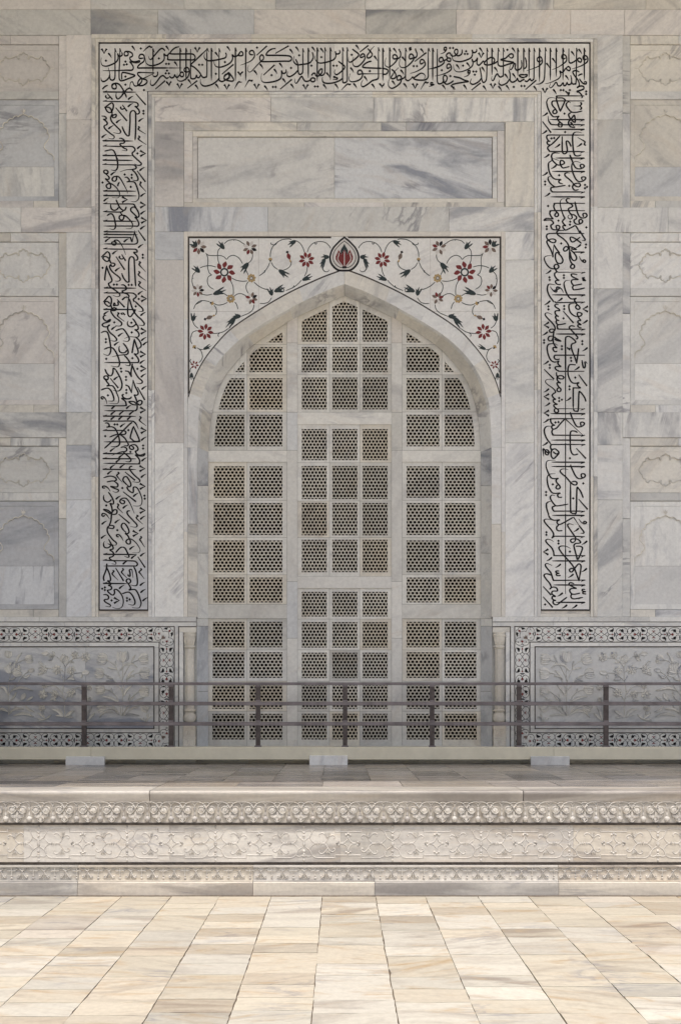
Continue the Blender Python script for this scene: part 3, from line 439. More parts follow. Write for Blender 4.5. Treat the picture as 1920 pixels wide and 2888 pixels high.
TXT_R = {
250: """s 113 11 120 11 127 18 130 26 126 28;o 136 22 60 22 54 26 53 33 57 47 64 68;o 64 69 78 38 77 32 70 28 55 28;o 136 37 50 37 42 38 39 44 42 52 49 60 54 68 53 73 46 75 42 70 46 64 51 63;
s 101 106 95 101 106 114;s 62 115 68 114 70 106 64 101 58 95 56 88 60 83 54 84 44 84 36 76 28 60 24 44 25 36 30 29 40 27 50 29;o 62 115 58 110 60 104 65 101;s 130 67 112 71 98 70 88 60 82 50 84 43 90 40 96 43;
o 98 71 90 76 90 82 96 92 108 101 108 86 105 80 96 92 90 98 89 104 94 113 103 116 109 115;s 123 43 127 43 127 48 120 52 103 52;s 122 62 127 61 127 56 120 52;d 77 75;h 27 72;l 11 98 37 132;
R 33 93 136;s 136 108 100 108 44 108 34 103 29 94 28 82;e 136 108;R 38 122 136;d 79 130;h 25 125;o 136 139 60 139 30 139 24 143 25 150 30 157 35 157;o 35 158 27 158 25 162 28 167 36 168 46 160 64 141;
o 36 169 28 174 27 180 32 186 40 188 136 188;e 136 188;d 38 149;d 46 148;s 127 198 120 201 112 201 106 196 103 180 101 155 102 138 108 131 118 130 129 133;
o 70 143 70 180 72 192 78 195 84 190 85 180 82 160 86 157 92 163 97 174;s 141 170 136 167 138 160 132 155 116 146;h 129 164;h 64 166;h 32 196;s 41 212 38 202 42 194 50 192 63 194;R 50 208 136;o 93 198 97 210 100 216""",
450: """o 97 -8 102 10 110 24 120 28 130 26 136 20 132 15 126 15 124 20 128 26;s 130 62 128 54 134 52 140 54 138 60 130 65 120 66 112 60 104 45 99 28 99 16 104 8 114 6 125 10;
s 72 73 62 70 60 64 66 60 50 59 40 52 32 38 29 22 30 10 38 4 44 -2 60 3;o 38 -2 46 8 56 16 66 16 76 12 74 5 66 3 64 10 66 18 72 25 80 24 92 21;h 53 17;R 40 36 137;h 27 38;d 61 47;d 19 66;d 19 75;
o 119 90 110 92 104 89 101 82 104 75 114 71 122 72 124 78 118 82 108 78 102 70;s 102 70 92 60 80 50 78 43 84 40 93 41;d 91 79;d 138 76;d 144 82;d 138 86;
s 80 77 64 80 50 82 42 78 32 68 28 58 30 52 36 51;o 48 83 38 84 36 90 40 96 48 97 137 97;e 137 97;h 34 100;R 35 112 137;
s 122 220 116 207 109 198 100 202 84 210 78 210 72 202 74 198 80 198 76 194 71 186 74 180 78 176 74 168 68 152 64 134 65 124 70 118 78 117;
s 94 118 86 117 82 122 87 129 98 134 101 139 97 143 90 146 89 152 93 160 97 164 100 174 94 178 88 174 88 168 95 165;o 95 165 104 165 112 171 112 177 106 181 106 187 112 193 122 193 130 188 130 182 124 179 120 184 122 192;
o 138 131 54 131 47 134 45 142 50 153 58 162 58 168 53 171 48 167 52 160 57 158;o 138 153 42 153 35 156 33 162 38 172 44 178;o 44 178 24 176 16 182 26 181 38 182 44 190 40 194 36 198 39 206 46 210 58 209 63 202 58 197 52 199 54 208;
o 108 126 112 145 118 165 126 174 138 174 144 168 140 161 132 163 134 172;d 28 139;d 59 183;d 94 186;d 93 195;d 24 200;d 24 208;d 142 203""",
650: """s 122 0 132 17 138 26 137 30 129 30;o 136 9 45 9 30 10 24 14 24 22 30 30 40 36 48 36 51 30 45 26 36 26 28 30 24 34 28 44 36 58 42 74 42 81;o 42 80 45 42;
o 45 42 52 54 62 68 54 66 50 72 50 84 55 96 64 99 70 96 72 88 66 76 58 69;o 76 0 60 0 54 6 58 14 72 24 84 36 90 48 90 52 82 48 76 52 74 58 78 62 86 58 90 50;o 92 48 104 52 112 57 104 57 96 54;
o 92 52 92 80 94 90 99 99 106 104 106 111 100 114 95 110 97 104 101 101;o 95 58 104 66 111 76 113 84 108 90 101 88 96 78 93 62;d 67 39;o 124 20 104 34 97 32 94 25 96 20 104 22 114 28 128 39;
R 104 65 136;h 126 42;d 141 42;d 140 51;s 60 125 54 123 50 116 46 108 50 102 56 102 60 108 56 114 46 115 34 112 24 102 17 88 18 80 26 76 39 75;o 60 125 138 125;e 138 125;
o 54 125 48 128 48 136 54 145 60 149 52 150 50 154 54 160 62 162 66 160;s 134 94 132 90 136 88 140 92 137 96 130 92 124 85 121 77;h 37 119;d 32 140;d 33 148;d 75 134;d 75 142;
o 115 132 102 130 97 132 100 138 112 144 117 147 104 147 98 150 98 156 104 164 114 163 130 160;o 104 165 101 170 104 177 112 177 124 175 136 172;e 137 172;o 138 141 131 142 133 145 138 146 132 147 134 150 142 150;
s 108 216 107 207 112 203 102 205 94 203 86 193 80 180 76 165 76 156 82 150 93 149;s 46 214 40 207 31 194 26 180 26 170 30 161 40 161 50 163;s 47 182 50 178 54 180 52 184 46 182 40 176 34 168;
s 60 170 60 174 56 176 53 173 56 169 64 172 70 178 74 186;R 39 193 138;h 71 202;h 35 210""",
850: """o 48 0 52 4 60 4 137 2;e 137 2;o 107 -4 113 8 120 14 123 20 118 24 111 20 111 14 116 10;o 128 79 122 78 117 75 118 70 126 70 121 66 117 64 118 58 125 57 120 50 116 42 116 34 124 34 129 38 124 44 114 46;
s 114 46 104 42 94 32 90 18 92 9 100 7 110 7;h 33 0;d 29 15;d 29 24;d 76 14;d 76 23;Y 132 23;l 73 29 104 65;h 146 56;
o 59 10 52 9 48 13 52 18 60 23 62 28 54 28 49 31 50 38 56 44 60 45 52 44 50 48 54 55 60 57 54 57 52 62 56 69 66 69 82 66;o 58 70 55 74 57 80 63 83 138 83;e 138 83;d 74 51;
s 50 84 40 83 33 85 33 91 40 93 46 88 49 82 46 72 36 60 26 50 19 40 22 35 30 35 40 40;Y 16 71;h 27 91;o 108 75 98 73 92 76 92 80 100 89 110 100 116 107 115 112 110 112;R 51 98 138;
o 46 84 44 100 43 112 44 124 50 135 54 139 44 138 43 144 48 150 56 149;o 42 104 32 105 28 112 32 118 40 116 43 108;o 46 106 54 112 66 119 54 117 47 112;d 16 116;d 16 124;d 69 134;d 69 143;d 130 119;d 130 128;
o 136 209 66 209 58 207 52 204 49 198 54 195 66 195 60 190 57 184 60 179 54 181;s 54 181 44 181 35 174 28 158 25 140 28 130 36 127 48 127 58 132;
o 113 186 108 168 100 148 97 134 100 127 108 124 110 120 100 110 90 105 84 106 80 112 80 150 80 212;o 113 186 118 150 119 140;s 85 137 88 142 93 141 91 145 94 146;h 146 138;
o 138 161 55 161 48 162 46 168 50 173 56 174 63 172;d 96 169;d 97 178;h 30 178;s 129 176 132 194 135 199 138 197 139 190 138 182 141 181 145 187;o 87 212 88 198 92 190 100 189 111 190;h 122 195;d 33 190;d 33 199;l 16 203 46 233""",
1050: """o 80 0 80 212;o 87 -5 88 8 93 22 100 31 110 33 120 31 115 36 118 42 124 47 106 47 103 52 103 110;o 103 108 106 115 112 116 118 112 120 62 124 59 132 68 138 78 141 88;
o 53 0 54 10 60 18 70 20 75 16 71 11 63 10 56 14 55 22 60 29 65 32 56 31 55 36 60 44 66 50 65 56 60 58 55 55 56 49 62 46;
s 54 108 48 110 47 116 51 120 58 119 58 112 52 108 46 102 46 97 55 96 50 93 44 88 44 82 50 81 44 76 40 69 44 64 50 60 48 54 40 46 26 36 20 28 24 22 34 21 45 24;
d 109 16;l 119 7 144 41;d 92 42;d 92 51;h 31 49;Y 16 73;h 97 75;d 61 77;d 69 82;d 61 86;h 34 91;o 55 109 137 109;e 137 109;Y 16 122;R 35 124 138;h 30 140;
o 94 119 98 132 106 150 114 162 124 163 134 158 136 152 130 149 125 151 126 160;o 137 139 42 139 36 143 37 150 43 157 48 158 40 160 39 166 44 170 54 166 66 152 78 140;o 42 171 39 178 42 185 50 188 137 188;e 137 188;o 80 140 132 188;
d 50 150;d 59 149;s 36 214 25 200 18 184 17 170 24 162 36 161;o 94 212 94 184 98 176 108 176 116 180;R 38 203 138""",
1250: """o 138 4 45 4 37 6 35 12 38 20 41 24;e 138 4;o 40 16 37 28 38 40 44 46 50 42 62 29;o 40 20 48 17 56 22 60 28 52 32 42 25;o 62 28 45 45;h 27 -3;o 94 0 95 18 99 30 106 35 118 32;s 20 24 16 18 13 19 15 40;
o 20 20 26 20 30 26 26 28 20 24 20 32 26 35 30 30 32 24;o 80 0 80 212;l 112 15 141 46;d 93 45;R 38 57 137;R 38 70 137;
s 59 124 54 127 52 134 58 137 64 132 60 124 54 118 52 110 58 105 50 106 38 104 30 92 23 74 22 62 26 53 38 51 50 51;s 70 161 64 162 58 160 57 153 64 149 48 150 38 146 29 130 25 108 28 96 36 92 50 91;
o 95 64 100 78 110 98 120 106 132 104 139 98 136 92 128 92 127 98 130 104;s 98 116 108 114 114 118 112 124 104 124 94 116 82 102 70 92 64 84 68 78 78 77 88 79;
o 95 116 95 198 98 208 106 210 112 204 114 137 119 136 126 146 133 164;d 133 120;d 42 123;d 22 146;d 22 155;d 103 165;l 119 167 146 198;s 88 182 66 186 52 187 44 180 36 168 35 160 40 155 49 157;
o 50 188 42 190 41 196 46 203 54 203 137 203;e 137 203;s 30 214 24 196 23 182 28 176 36 174""",
1450: """o 80 0 80 212;R 40 4 136;o 28 0 34 12 44 18 54 18 62 17 55 22 56 28 62 31 74 26 104 9;o 60 33 54 38 54 46 60 50 71 49;o 104 9 122 36;s 120 34 134 52 133 57 124 57;s 134 26 136 22 142 24 140 28 134 28 126 23 119 14;
s 40 70 43 66 44 58 36 45 24 32 17 22 18 16 26 15 38 17;o 38 72 46 67 52 66 136 67;e 136 67;s 108 82 110 72 106 64 94 47 87 36 88 30 94 29 104 32;
o 108 82 100 85 95 80 98 75 108 74 118 76 125 84 120 87 110 88 105 94 107 104 112 122 117 135 130 105 128 98 122 96 110 96;h 120 42;d 23 54;d 23 62;h 145 80;d 59 80;d 59 88;
s 138 124 52 124 46 122 44 112 38 100 26 88 21 80 26 75 36 77 44 82;e 138 124;s 120 200 114 182 104 158 90 140 72 120 62 106 61 99 70 95 84 97 95 103;
o 120 200 126 162 125 152 119 149 112 156 106 164 100 172 94 172 92 166 98 162 104 164;d 93 112;Y 14 113;h 40 129;R 40 140 138;s 138 197 50 198 44 197 41 190 36 175 26 163 20 154 22 148 30 149 40 154;e 138 197;
h 66 149;h 144 162;h 104 179;o 61 170 53 170 51 173 56 176 61 177 54 178 53 182 58 184 66 183""",
1550: """o 80 0 80 133;o 32 119 37 114 37 110 32 100 22 88 16 78 20 73 28 73 38 77;o 38 114 44 112 52 114 56 120 54 124 44 124 39 128 41 134 50 140 42 140 40 146 46 151 51 152 44 153 43 159 48 164 56 164 66 156 85 142;
R 51 158 138;R 44 106 138;o 106 102 96 99 91 101 92 106 104 112 112 116 100 116 93 120 94 127 100 133 110 133 124 130;o 98 133 96 140 100 146 110 147 130 143;e 131 143;o 139 119 131 119 130 123 136 125 140 126 133 127 132 131 142 133;
l 13 110 37 136;l 13 141 42 173;h 72 129;d 19 164;h 85 165;h 115 165"""}

def write_strokes(mb, data, x0, y0, u, rotated):
    """inlay every stroke; u = photograph pixels per unit"""
    cnt = [0]
    def dd():
        cnt[0] += 1
        return 0.0020 + (cnt[0] % 61) * 2.5e-5
    def wf(t0, base=4.0, start=1.0):
        def w(t, dx, dy):
            m = abs(dy) if rotated else abs(dx)
            b = base * (0.88 + 0.30*m)
            if t > 1 - t0: b *= 0.30 + 0.70*(1-t)/t0
            if t < 0.04: b *= 0.75
            return b
        return w
    X = lambda a, b: (x0 + a*u, y0 + b*u)
    for it in data.replace('\n', '').split(';'):
        k, rest = it[0], [float(q) for q in it[1:].split()]
        pts = [X(rest[i], rest[i+1]) for i in range(0, len(rest)-1, 2)]
        if k == 's': ribbon(mb, pts, wf(0.32), dd())
        elif k == 'o': ribbon(mb, pts, wf(0.0001), dd())
        elif k == 'l': ribbon(mb, pts, lambda t, dx, dy: 3.9*(0.72+0.5*t if rotated else 1.15-0.4*t), dd())
        elif k == 'd':
            x, y = pts[0]; h = 4.0
            poly(mb, [(x-h, y), (x, y+h), (x+h, y), (x, y-h)], d=dd())
        elif k in 'fgh':
            x, y = pts[0]
            ex, ey = {'f': (9.5, 14.5), 'g': (15.5, -10.5), 'h': (-16, 10.5)}[k]
            mxy = (x+ex*0.5+(1.2 if k == 'f' else 0), y+ey*0.5-(0 if k == 'f' else 1.3)*(1 if k == 'g' else -1))
            ribbon(mb, [(x, y), mxy, (x+ex, y+ey)], lambda t, dx, dy: 6.0*(1-t)**0.8*(0.6+min(1, t*5)*0.4)+0.5, dd())
        elif k in 'vWY':
            x, y = pts[0]
            A = {'v': ((-7.5, -7), (7.5, -7), (0, 7.5)), 'W': ((-14, -8), (-14, 8), (2, 0)), 'Y': ((14, -8), (14, 8), (-1, 0))}[k]
            for q in (0, 1):
                ax, ay = A[q]
                ribbon(mb, [(x+ax, y+ay), (x+ax*0.5+A[2][0]*0.3, y+ay*0.45+A[2][1]*0.2), (x+A[2][0], y+A[2][1])], lambda t, dx, dy: 5.2*(1-t)+1.3, dd())
        if k in 'AHR':
            if k == 'A': a, b = X(rest[0], rest[1]), X(rest[0], rest[2])
            elif k == 'H': a, b = X(rest[0], rest[1]), X(rest[2], rest[1]+0.8)
            else: a, b = X(rest[2], rest[1]), X(rest[0], rest[1]-0.4)
            ribbon(mb, [a, ((a[0]+b[0])/2, (a[1]+b[1])/2), b], lambda t, dx, dy: 4.3*(1-0.12*t)*(1 if t < 0.85 else 1-(t-0.85)*4.5), dd())
        if k in 'AHRbce':
            if k in 'Ab': x, y = X(rest[0], rest[1]); pp = [(x-2.2, y-1), (x+1, y-2.5), (x+5.2, y+11), (x+1, y+7)]
            elif k in 'Hc': x, y = X(rest[0], rest[1]); pp = [(x, y+1.5), (x-2, y-0.8), (x+12.5, y-4.6), (x+8, y-0.6)]
            else: x, y = X(rest[2] if k == 'R' else rest[0], rest[1]); pp = [(x, y-1.5), (x+2, y+0.8), (x-12.5, y+5.6), (x-8, y+0.6)]
            poly(mb, pp, d=dd())
# ================================================================== FACADE
TZ0 = EYE - 0.754
fac = empty('marble_facade', 'white marble facade with black inscription round an arched stone lattice window', 'facade')
def RX(x0, x1, mir): return (x0, x1) if not mir else (mx(x1), mx(x0))
def rs(mb, x0, y0, x1, y1, mir=False, **k):
    a, b = RX(x0, x1, mir); slab(mb, a, y0, b, y1, **k)
# ---- plain ashlar
w = MB()
for y0, y1, js in ((-520, -300, (-1300, -900, -500, -150, 240, 620, 1010, 1400, 1790, 2200, 2600, 3200)),
                   (-300, -120, (-1300, -700, -350, 60, 430, 830, 1230, 1600, 2000, 2400, 3200)),
                   (-120, 27, (-1300, -800, -420, -100, 257, 520, 777, 1030, 1290, 1560, 1820, 2100, 2500, 3200)),
                   (27, 98.5, (-1300, -900, -520, -120, 257, 446, 717, 1031, 1286, 1608, 1760, 2060, 2500, 3200))):
    for i in range(len(js)-1):
        t = {446: 'b', 717: 'p', 257: 'g', -120: 'g', 1031: 'g', 1286: 'p'}.get(js[i]) if y0 == 27 else None
        slab(w, js[i], y0, js[i+1], y1, t=t)
for mir in (False, True):
    T = ('ppwbbb', 'pg') if not mir else ('wgwwwg', 'wl')
    for (y0, y1), t in zip(((98.5, 338), (338, 584.6), (655, 814), (814, 1162.5), (1255, 1410), (1410, 1740)), T[0]):
        rs(w, 187.6, y0, 260, y1, mir, t=t)
    rs(w, 60, 584.6, 260, 655, mir, t=T[1][0]); rs(w, -57.6, 584.6, 60, 655, mir, t='w')
    rs(w, -57.6, 1162.5, 187.6, 1234, mir, t=T[1][1]); rs(w, 187.6, 1162.5, 260, 1255, mir, t=T[1][1])
    # plain wall beyond the picture
    ys = [98.5, 340, 585, 830, 1060, 1300, 1520, 1740, 1960, 2190]
    for i in range(len(ys)-1):
        xs = [-1300, -900 + 60*(i % 2), -560, -300 + 50*(i % 2), -57.6 if i < 7 else 2*AX - 2036]
        for j in range(4): rs(w, xs[j], ys[i], xs[j+1], ys[i+1], mir)
    # field round the window
    for y0, y1, t in ((343, 583, 'p' if not mir else 'y'), (653, 733, 'b' if not mir else 'w'), (733, 1249, 'p' if not mir else 'l'), (1249, 1740, 'l' if not mir else 'w')):
        rs(w, 437, y0, 519, y1, mir, t=t)
    rs(w, 530, 1262, 557.5, 1478, mir, t='w'); rs(w, 530, 1478, 557.5, 1740, mir, t='y')
for x0, x1, t in ((437, 764, 'p'), (764, 1053, 'w'), (1053, mx(437), 'w')): slab(w, x0, 274, x1, 343, t=t)
for x0, x1, t in ((437, 756, 'b'), (756, 1265, 'g'), (1265, mx(437), 'w')): slab(w, x0, 583, x1, 653, t=t)
w.build('wall_face', M['wall'], fac)
bk = MB(); bk.box(WX(-1300), 0.045, 4.0, WX(556), 0.5, 12.3); bk.box(WX(mx(556)), 0.045, 4.0, WX(3200), 0.5, 12.3)
bk.box(WX(-1300), 0.045, 0.80, WX(553), 0.5, 4.0); bk.box(WX(mx(553)), 0.045, 0.80, WX(3200), 0.5, 4.0)
# spandrel backing above the opening, kept behind the arch
bk.box(WX(556), 0.045, 1.604-(752-HY)/S, WX(mx(556)), 0.3, 12.3)
bk.build('joint_backing', M['grime'], fac)
# ---- blind niches of the side bays
CART = nums("315 185 330 190 340 202 344 217 356 209 368 211 378 221 383 238 381 256 374 268 381 279 390 274 392 260 396 247 408 240 425 240 445 246 470 260 495 269 520 272 540 268 550 254 553 240 570 243 586 254 594 270 595 298 608 293 625 300 638 313 645 335 640 357 655 362 670 376 682 398 692 418")
ARCH = nums("315 250 330 263 348 271 368 279 383 289 390 300 396 289 410 284 430 286 447 295 459 309 466 326 478 321 495 322 515 330 530 345 537 362 540 376 555 372 575 375 592 387 602 404 604 424 601 446 618 446 635 455 650 471 656 490 652 510 644 525 660 530 674 542 681 560 679 585 668 610 650 638 628 665 612 690 606 715 612 738 625 752 640 760 655 768 652 782 658 796 668 808 685 812 704 814 718 828 733 842 745 855 741 872 744 895 752 915")
PAN = ((98.3, 584.6, 122.3, 255.5, 278, 564.7, 551, 190, 465.6), (655, 1162.5, 680, 810.6, 833.5, 1141, 1126, 746, 1022), (1234, 1740, 1256.6, 1389, 1411.8, 1718.4, 1703.5, 1324, 1595))
TP = (('p', 'b', 'l', 'p', 'g'), ('w', 'p', 'w', 'y', 'w'), ('g', 'd', 'b', 'y', 'g')), (('y', 'y', 'b', 'g', 'w'), ('w', 'l', 'l', 'w', 'w'), ('y', 'l', 'w', 'w', 'g'))
c0 = 65.0
for mir in (False, True):
    for (t0, t1, ct, cb, at_, ab, led, cyc, jn), tp in zip(PAN, TP[1 if mir else 0]):
        calm = lambda: (random.random(), random.random(), random.uniform(0, .3))
        fr = MB(); d = -0.013
        xl, xr, il, ir = -57.6, 187.6, -36.0, 165.5
        jy = t0 + (t1-t0)*0.45
        rs(fr, xl, t0, il, t1, mir, d=d, t='w', gap=.6)
        rs(fr, ir, t0, xr, jy, mir, d=d, t=tp[3], gap=.55); rs(fr, ir, jy, xr, t1, mir, d=d, t=tp[4], gap=.55)
        rs(fr, il, t0, 30, ct, mir, d=d, t=tp[3]); rs(fr, 30, t0, ir, ct, mir, d=d, t=tp[0])
        rs(fr, il, cb, ir, at_, mir, d=d, t=tp[4]); rs(fr, il, ab, 95, t1, mir, d=d, t=tp[3]); rs(fr, 95, ab, ir, t1, mir, d=d, t='y')
        par = fr.build('niche_panel', M['wall'], fac)
        Q = lambda pts: [((mx(x) if mir else x), y) for x, y in pts]
        rect = lambda a, b, c, e: Q([(a, b), (c, b), (c, e), (a, e)])
        # cartouche
        cm = MB(); rc = calm()
        sc = 1/4.978
        q = [((x-315)*sc, (y-420)*sc) for x, y in CART]
        half = q + [(x, -y) for x, y in reversed(q[:-1])]
        loop = half + [(-x, y) for x, y in reversed(half[1:-1])]
        lp = Q([(c0 + x, cyc + y) for x, y in loop])
        tl, tr, tt, tb = -22.0, 151.8, ct + 16, cb - 13.5
        poly(cm, rect(il+.9, ct+1.1, ir-.9, cb-.9), [rect(tl, tt, tr, tb)], d=-0.028, dep=0.01, tint=tp[0], rnd=rc)
        poly(cm, rect(tl+.35, tt+.35, tr-.35, tb-.35), [lp], d=-0.0295, dep=0.012, tint=tp[0], rnd=rc)
        poly(cm, rect(tl+1, tt+1, tr-1, tb-1), d=-0.0405, tint=tp[0], rnd=rc)
        tube(cm, lp, 1.45, -0.0295, closed=True, straight=True, h=0.008, seg=4, tint='y')
        tube(cm, Q([(c0+75.5, cyc), (c0+80, cyc-1.5), (tr, cyc-1)]), 0.8, -0.0295, h=0.004, seg=4, tint='y')
        cm.build('cartouche', M['wall'], par)
        # blind arch
        am = MB(); off = at_ - 1411.8
        qa = [(c0 + (x-315)*sc, 1400 + off + y*sc) for x, y in ARCH]
        yb = qa[-1][1]; ti = at_ + 15
        right = [(x, y) for x, y in qa] + [(tr - .6, yb + 3), (tr - .6, led)]
        left = [(2*c0 - x, y) for x, y in reversed(right)]
        line = left + right[1:]
        plate = Q([(tl - .6, led), (tl - .6, ti), (tr + .6, ti), (tr + .6, led)] + list(reversed(line[1:-1])))
        rr = (random.random(), random.random(), 0.7 if tp[1] in 'bd' else 0.25)
        poly(am, rect(il+.9, at_+1.1, ir-.9, ab-.9), [rect(tl-1, ti-.6, tr+1, led)], d=-0.026, dep=0.02, tint=tp[1], rnd=rr)
        poly(am, plate, d=-0.028, dep=0.014, tint=tp[1], rnd=rr)
        poly(am, rect(tl-2, ti, tr+2, jn), d=-0.0405, tint=tp[1], rnd=rr)
        poly(am, rect(tl-2, jn+.5, tr+2, led+1), d=-0.0405, tint=tp[2], rnd=calm())
        tube(am, Q(qa), 1.45, -0.028, straight=True, h=0.008, seg=4, tint='y')
        tube(am, Q([(2*c0-x, y) for x, y in qa]), 1.45, -0.028, straight=True, h=0.008, seg=4, tint='y')
        ya = qa[0][1]                                             # little finial above the arch
        for dx, dy in ((0, -15), (-6, -13), (6, -13), (-7, -8), (7, -8)):
            leaf(am, Q([(c0, ya-2), (c0+dx*.5, ya+dy*.6), (c0+dx, ya+dy)]), 1.3, -0.028, 0.004, tint='y')
        am.build('blind_arch', M['wall'], par)
# ---- inscription band
ib = MB()
jt = [281, 410, 610, 778, 941.5, 1128, 1302, 1470, 1661]
for i in range(len(jt)-1): slab(ib, jt[i], 123, jt[i+1], 257.5, t='wglwlwll'[i], gap=0.15)
for mir in (False, True):
    js = [257.5, 470, 690, 860, 1130, 1300, 1580, 1719] if not mir else [257.5, 430, 525, 760, 905, 1165, 1480, 1719]
    for i in range(7): rs(ib, 281, js[i], 417, js[i+1], mir, t=('wgplggd' if not mir else 'llwwgll')[i], gap=0.15)
ibo = ib.build('inscription_band', M['band'], fac)
bl = MB()
def strip(mb, x0, y0, x1, y1, d=0.003, th=0.004, **k):
    a, b = P(x0, y0), P(x1, y1); mb.box(a[0], -d, b[2], b[0], -d+th, a[2], **k)
strip(bl, 279.0, 120.4, 395, 123.6); strip(bl, 397.5, 120.2, 1663.5, 123.2); strip(bl, 279.0, 123.7, 282.2, 1721.5); strip(bl, 1660.4, 123.3, 1663.6, 1721.5)
strip(bl, 282.3, 1718.8, 419.2, 1721.6); strip(bl, 1521.8, 1718.6, 1660.3, 1721.4)
strip(bl, 416.6, 257.0, 1524.4, 259.6); strip(bl, 416.6, 259.7, 419.2, 1718.7); strip(bl, 1521.8, 259.7, 1524.4, 1718.5)
bl.build('border_line', M['black'], ibo)
lt = MB()
for x0, s in TXT_TOP.items(): write_strokes(lt, s, x0, 118, 10/7.84, False)
for y0, s in TXT_L.items(): write_strokes(lt, s, 276, y0, 10/10.595, True)
for y0, s in TXT_R.items(): write_strokes(lt, s, 1518, y0, 10/10.595, True)
lt.build('lettering', M['black'], ibo)
mo = MB()
for (o0, o1, d) in ((260, 270.5, 0.020), (270.5, 278.8, 0.010)):     # outer moulding
    k = o1 - 260; q = o0 - 260
    for a, b, t in ((260+q, 470, 'y'), (470, 710, 'p'), (710, 1330, 'y'), (1330, mx(260+q), 'w')): slab(mo, a, 99 + q*1.05, b, 99 + k*1.08, d=d, t=t, gap=.1)
    for mir in (False, True):
        for y0, y1, t in ((99 + k*1.08, 340, 'y'), (340, 584, 'p'), (584, 815, 'p' if not mir else 'w'), (815, 1163, 'w'), (1163, 1345, 'w'), (1345, 1740, 'y')):
            rs(mo, o0, y0, o1, y1, mir, d=d, t=t, gap=.1)
for (o0, o1, d) in ((419.3, 428, 0.014), (428, 437, 0.006)):         # inner moulding
    q, k = o0-419.3, o1-419.3
    for a, b, t in ((o0, 760, 'y'), (760, 1050, 'w'), (1050, mx(o0), 'y')): slab(mo, a, 259.7+q*.85, b, 259.7+k*.85, d=d, t=t, gap=.1)
    for mir in (False, True):
        for y0, y1, t in ((259.7+k*.85, 600, 'w'), (600, 1100, 'y'), (1100, 1740, 'w')): rs(mo, o0, y0, o1, y1, mir, d=d, t=t, gap=.1)
for mir in (False, True):
    rs(mo, 279, 1722, 419, 1731, mir, d=-0.012, t='t', gap=.1); rs(mo, 279, 1731, 419, 1740, mir, d=0.0, t='y', gap=.1)
mo.build('moulding', M['wall'], ibo)
# ---- blank tablet above the window
tb_ = MB()
for x0, x1, t in ((519, 837, 'y'), (837, 1075, 'g'), (1075, 1145, 'w'), (1145, 1422.5, 'd')): slab(tb_, x0, 343, x1, 367, d=-0.012, t=t)
for x0, x1, t in ((519, 858, 'y'), (858, 1082, 'p'), (1082, 1422.5, 'y')): slab(tb_, x0, 569, x1, 583, d=-0.012, t=t)
slab(tb_, 519, 367, 543, 569, d=-0.012, t='p'); slab(tb_, 1402, 367, 1422.5, 569, d=-0.012, t='p')
for x0, y0, x1, y1, t in ((543, 367, 1402, 382, 'y'), (543, 557, 1402, 569, 'y'), (543, 382, 556, 557, 'p'), (1389, 382, 1402, 557, 'w')): slab(tb_, x0, y0, x1, y1, d=-0.020, t=t, gap=.2)
tbo = tb_.build('blank_tablet', M['wall'], fac)
ti_ = MB(); slab(ti_, 557, 383.4, 943, 555.6, d=-0.034, t='w', gap=.3, rnd=(.31, .42, .55)); slab(ti_, 943, 383.4, 1388, 555.6, d=-0.034, t='b', gap=.3, rnd=(.77, .2, .95))
ti_.build('tablet_slab', M['wall'], tbo)
# ---- arch: curves measured on the left half, top to bottom
E = nums("971 759.5 961.5 763.8 901.3 786.7 813.3 827.7 725.3 879 652 929 608 974.4 572.8 1021.3 546.4 1074 531.7 1121 530.2 1190 530 1262")
I = nums("970.9 800.8 916 821 838 858.5 809 874.7 754.7 905.5 707.7 934.8 666.7 965.6 631.5 1000.8 605 1036 584.5 1074 572.8 1109 564 1140 559.3 1200 557.6 1262")
J = nums("970.9 833.6 905 862 839.7 893 809 911 750 948 696 989 640.3 1053.6 616.8 1097.6 603.6 1140 592.5 1200 588 1275")
def resample(pts, n):
    p = smooth_path(pts, 8); L = [0]
    for i in range(1, len(p)): L.append(L[-1] + math.dist(p[i-1], p[i]))
    out = []; j = 0
    for i in range(n+1):
        s = L[-1]*i/n
        while j < len(p)-2 and L[j+1] < s: j += 1
        t = (s-L[j])/(L[j+1]-L[j]) if L[j+1] > L[j] else 0
        out.append((p[j][0]+(p[j+1][0]-p[j][0])*t, p[j][1]+(p[j+1][1]-p[j][1])*t))
    return out
NA = 48
E_, I_, J_ = resample(E, NA), resample(I, NA), resample(J, NA)
BACK = 0.22
PB = lambda px, py, d=0.0: at(px, py, D + BACK - d)
vo = MB(); rv = MB()
cuts = [0, 9, 17, 24, 31, 38, 48]
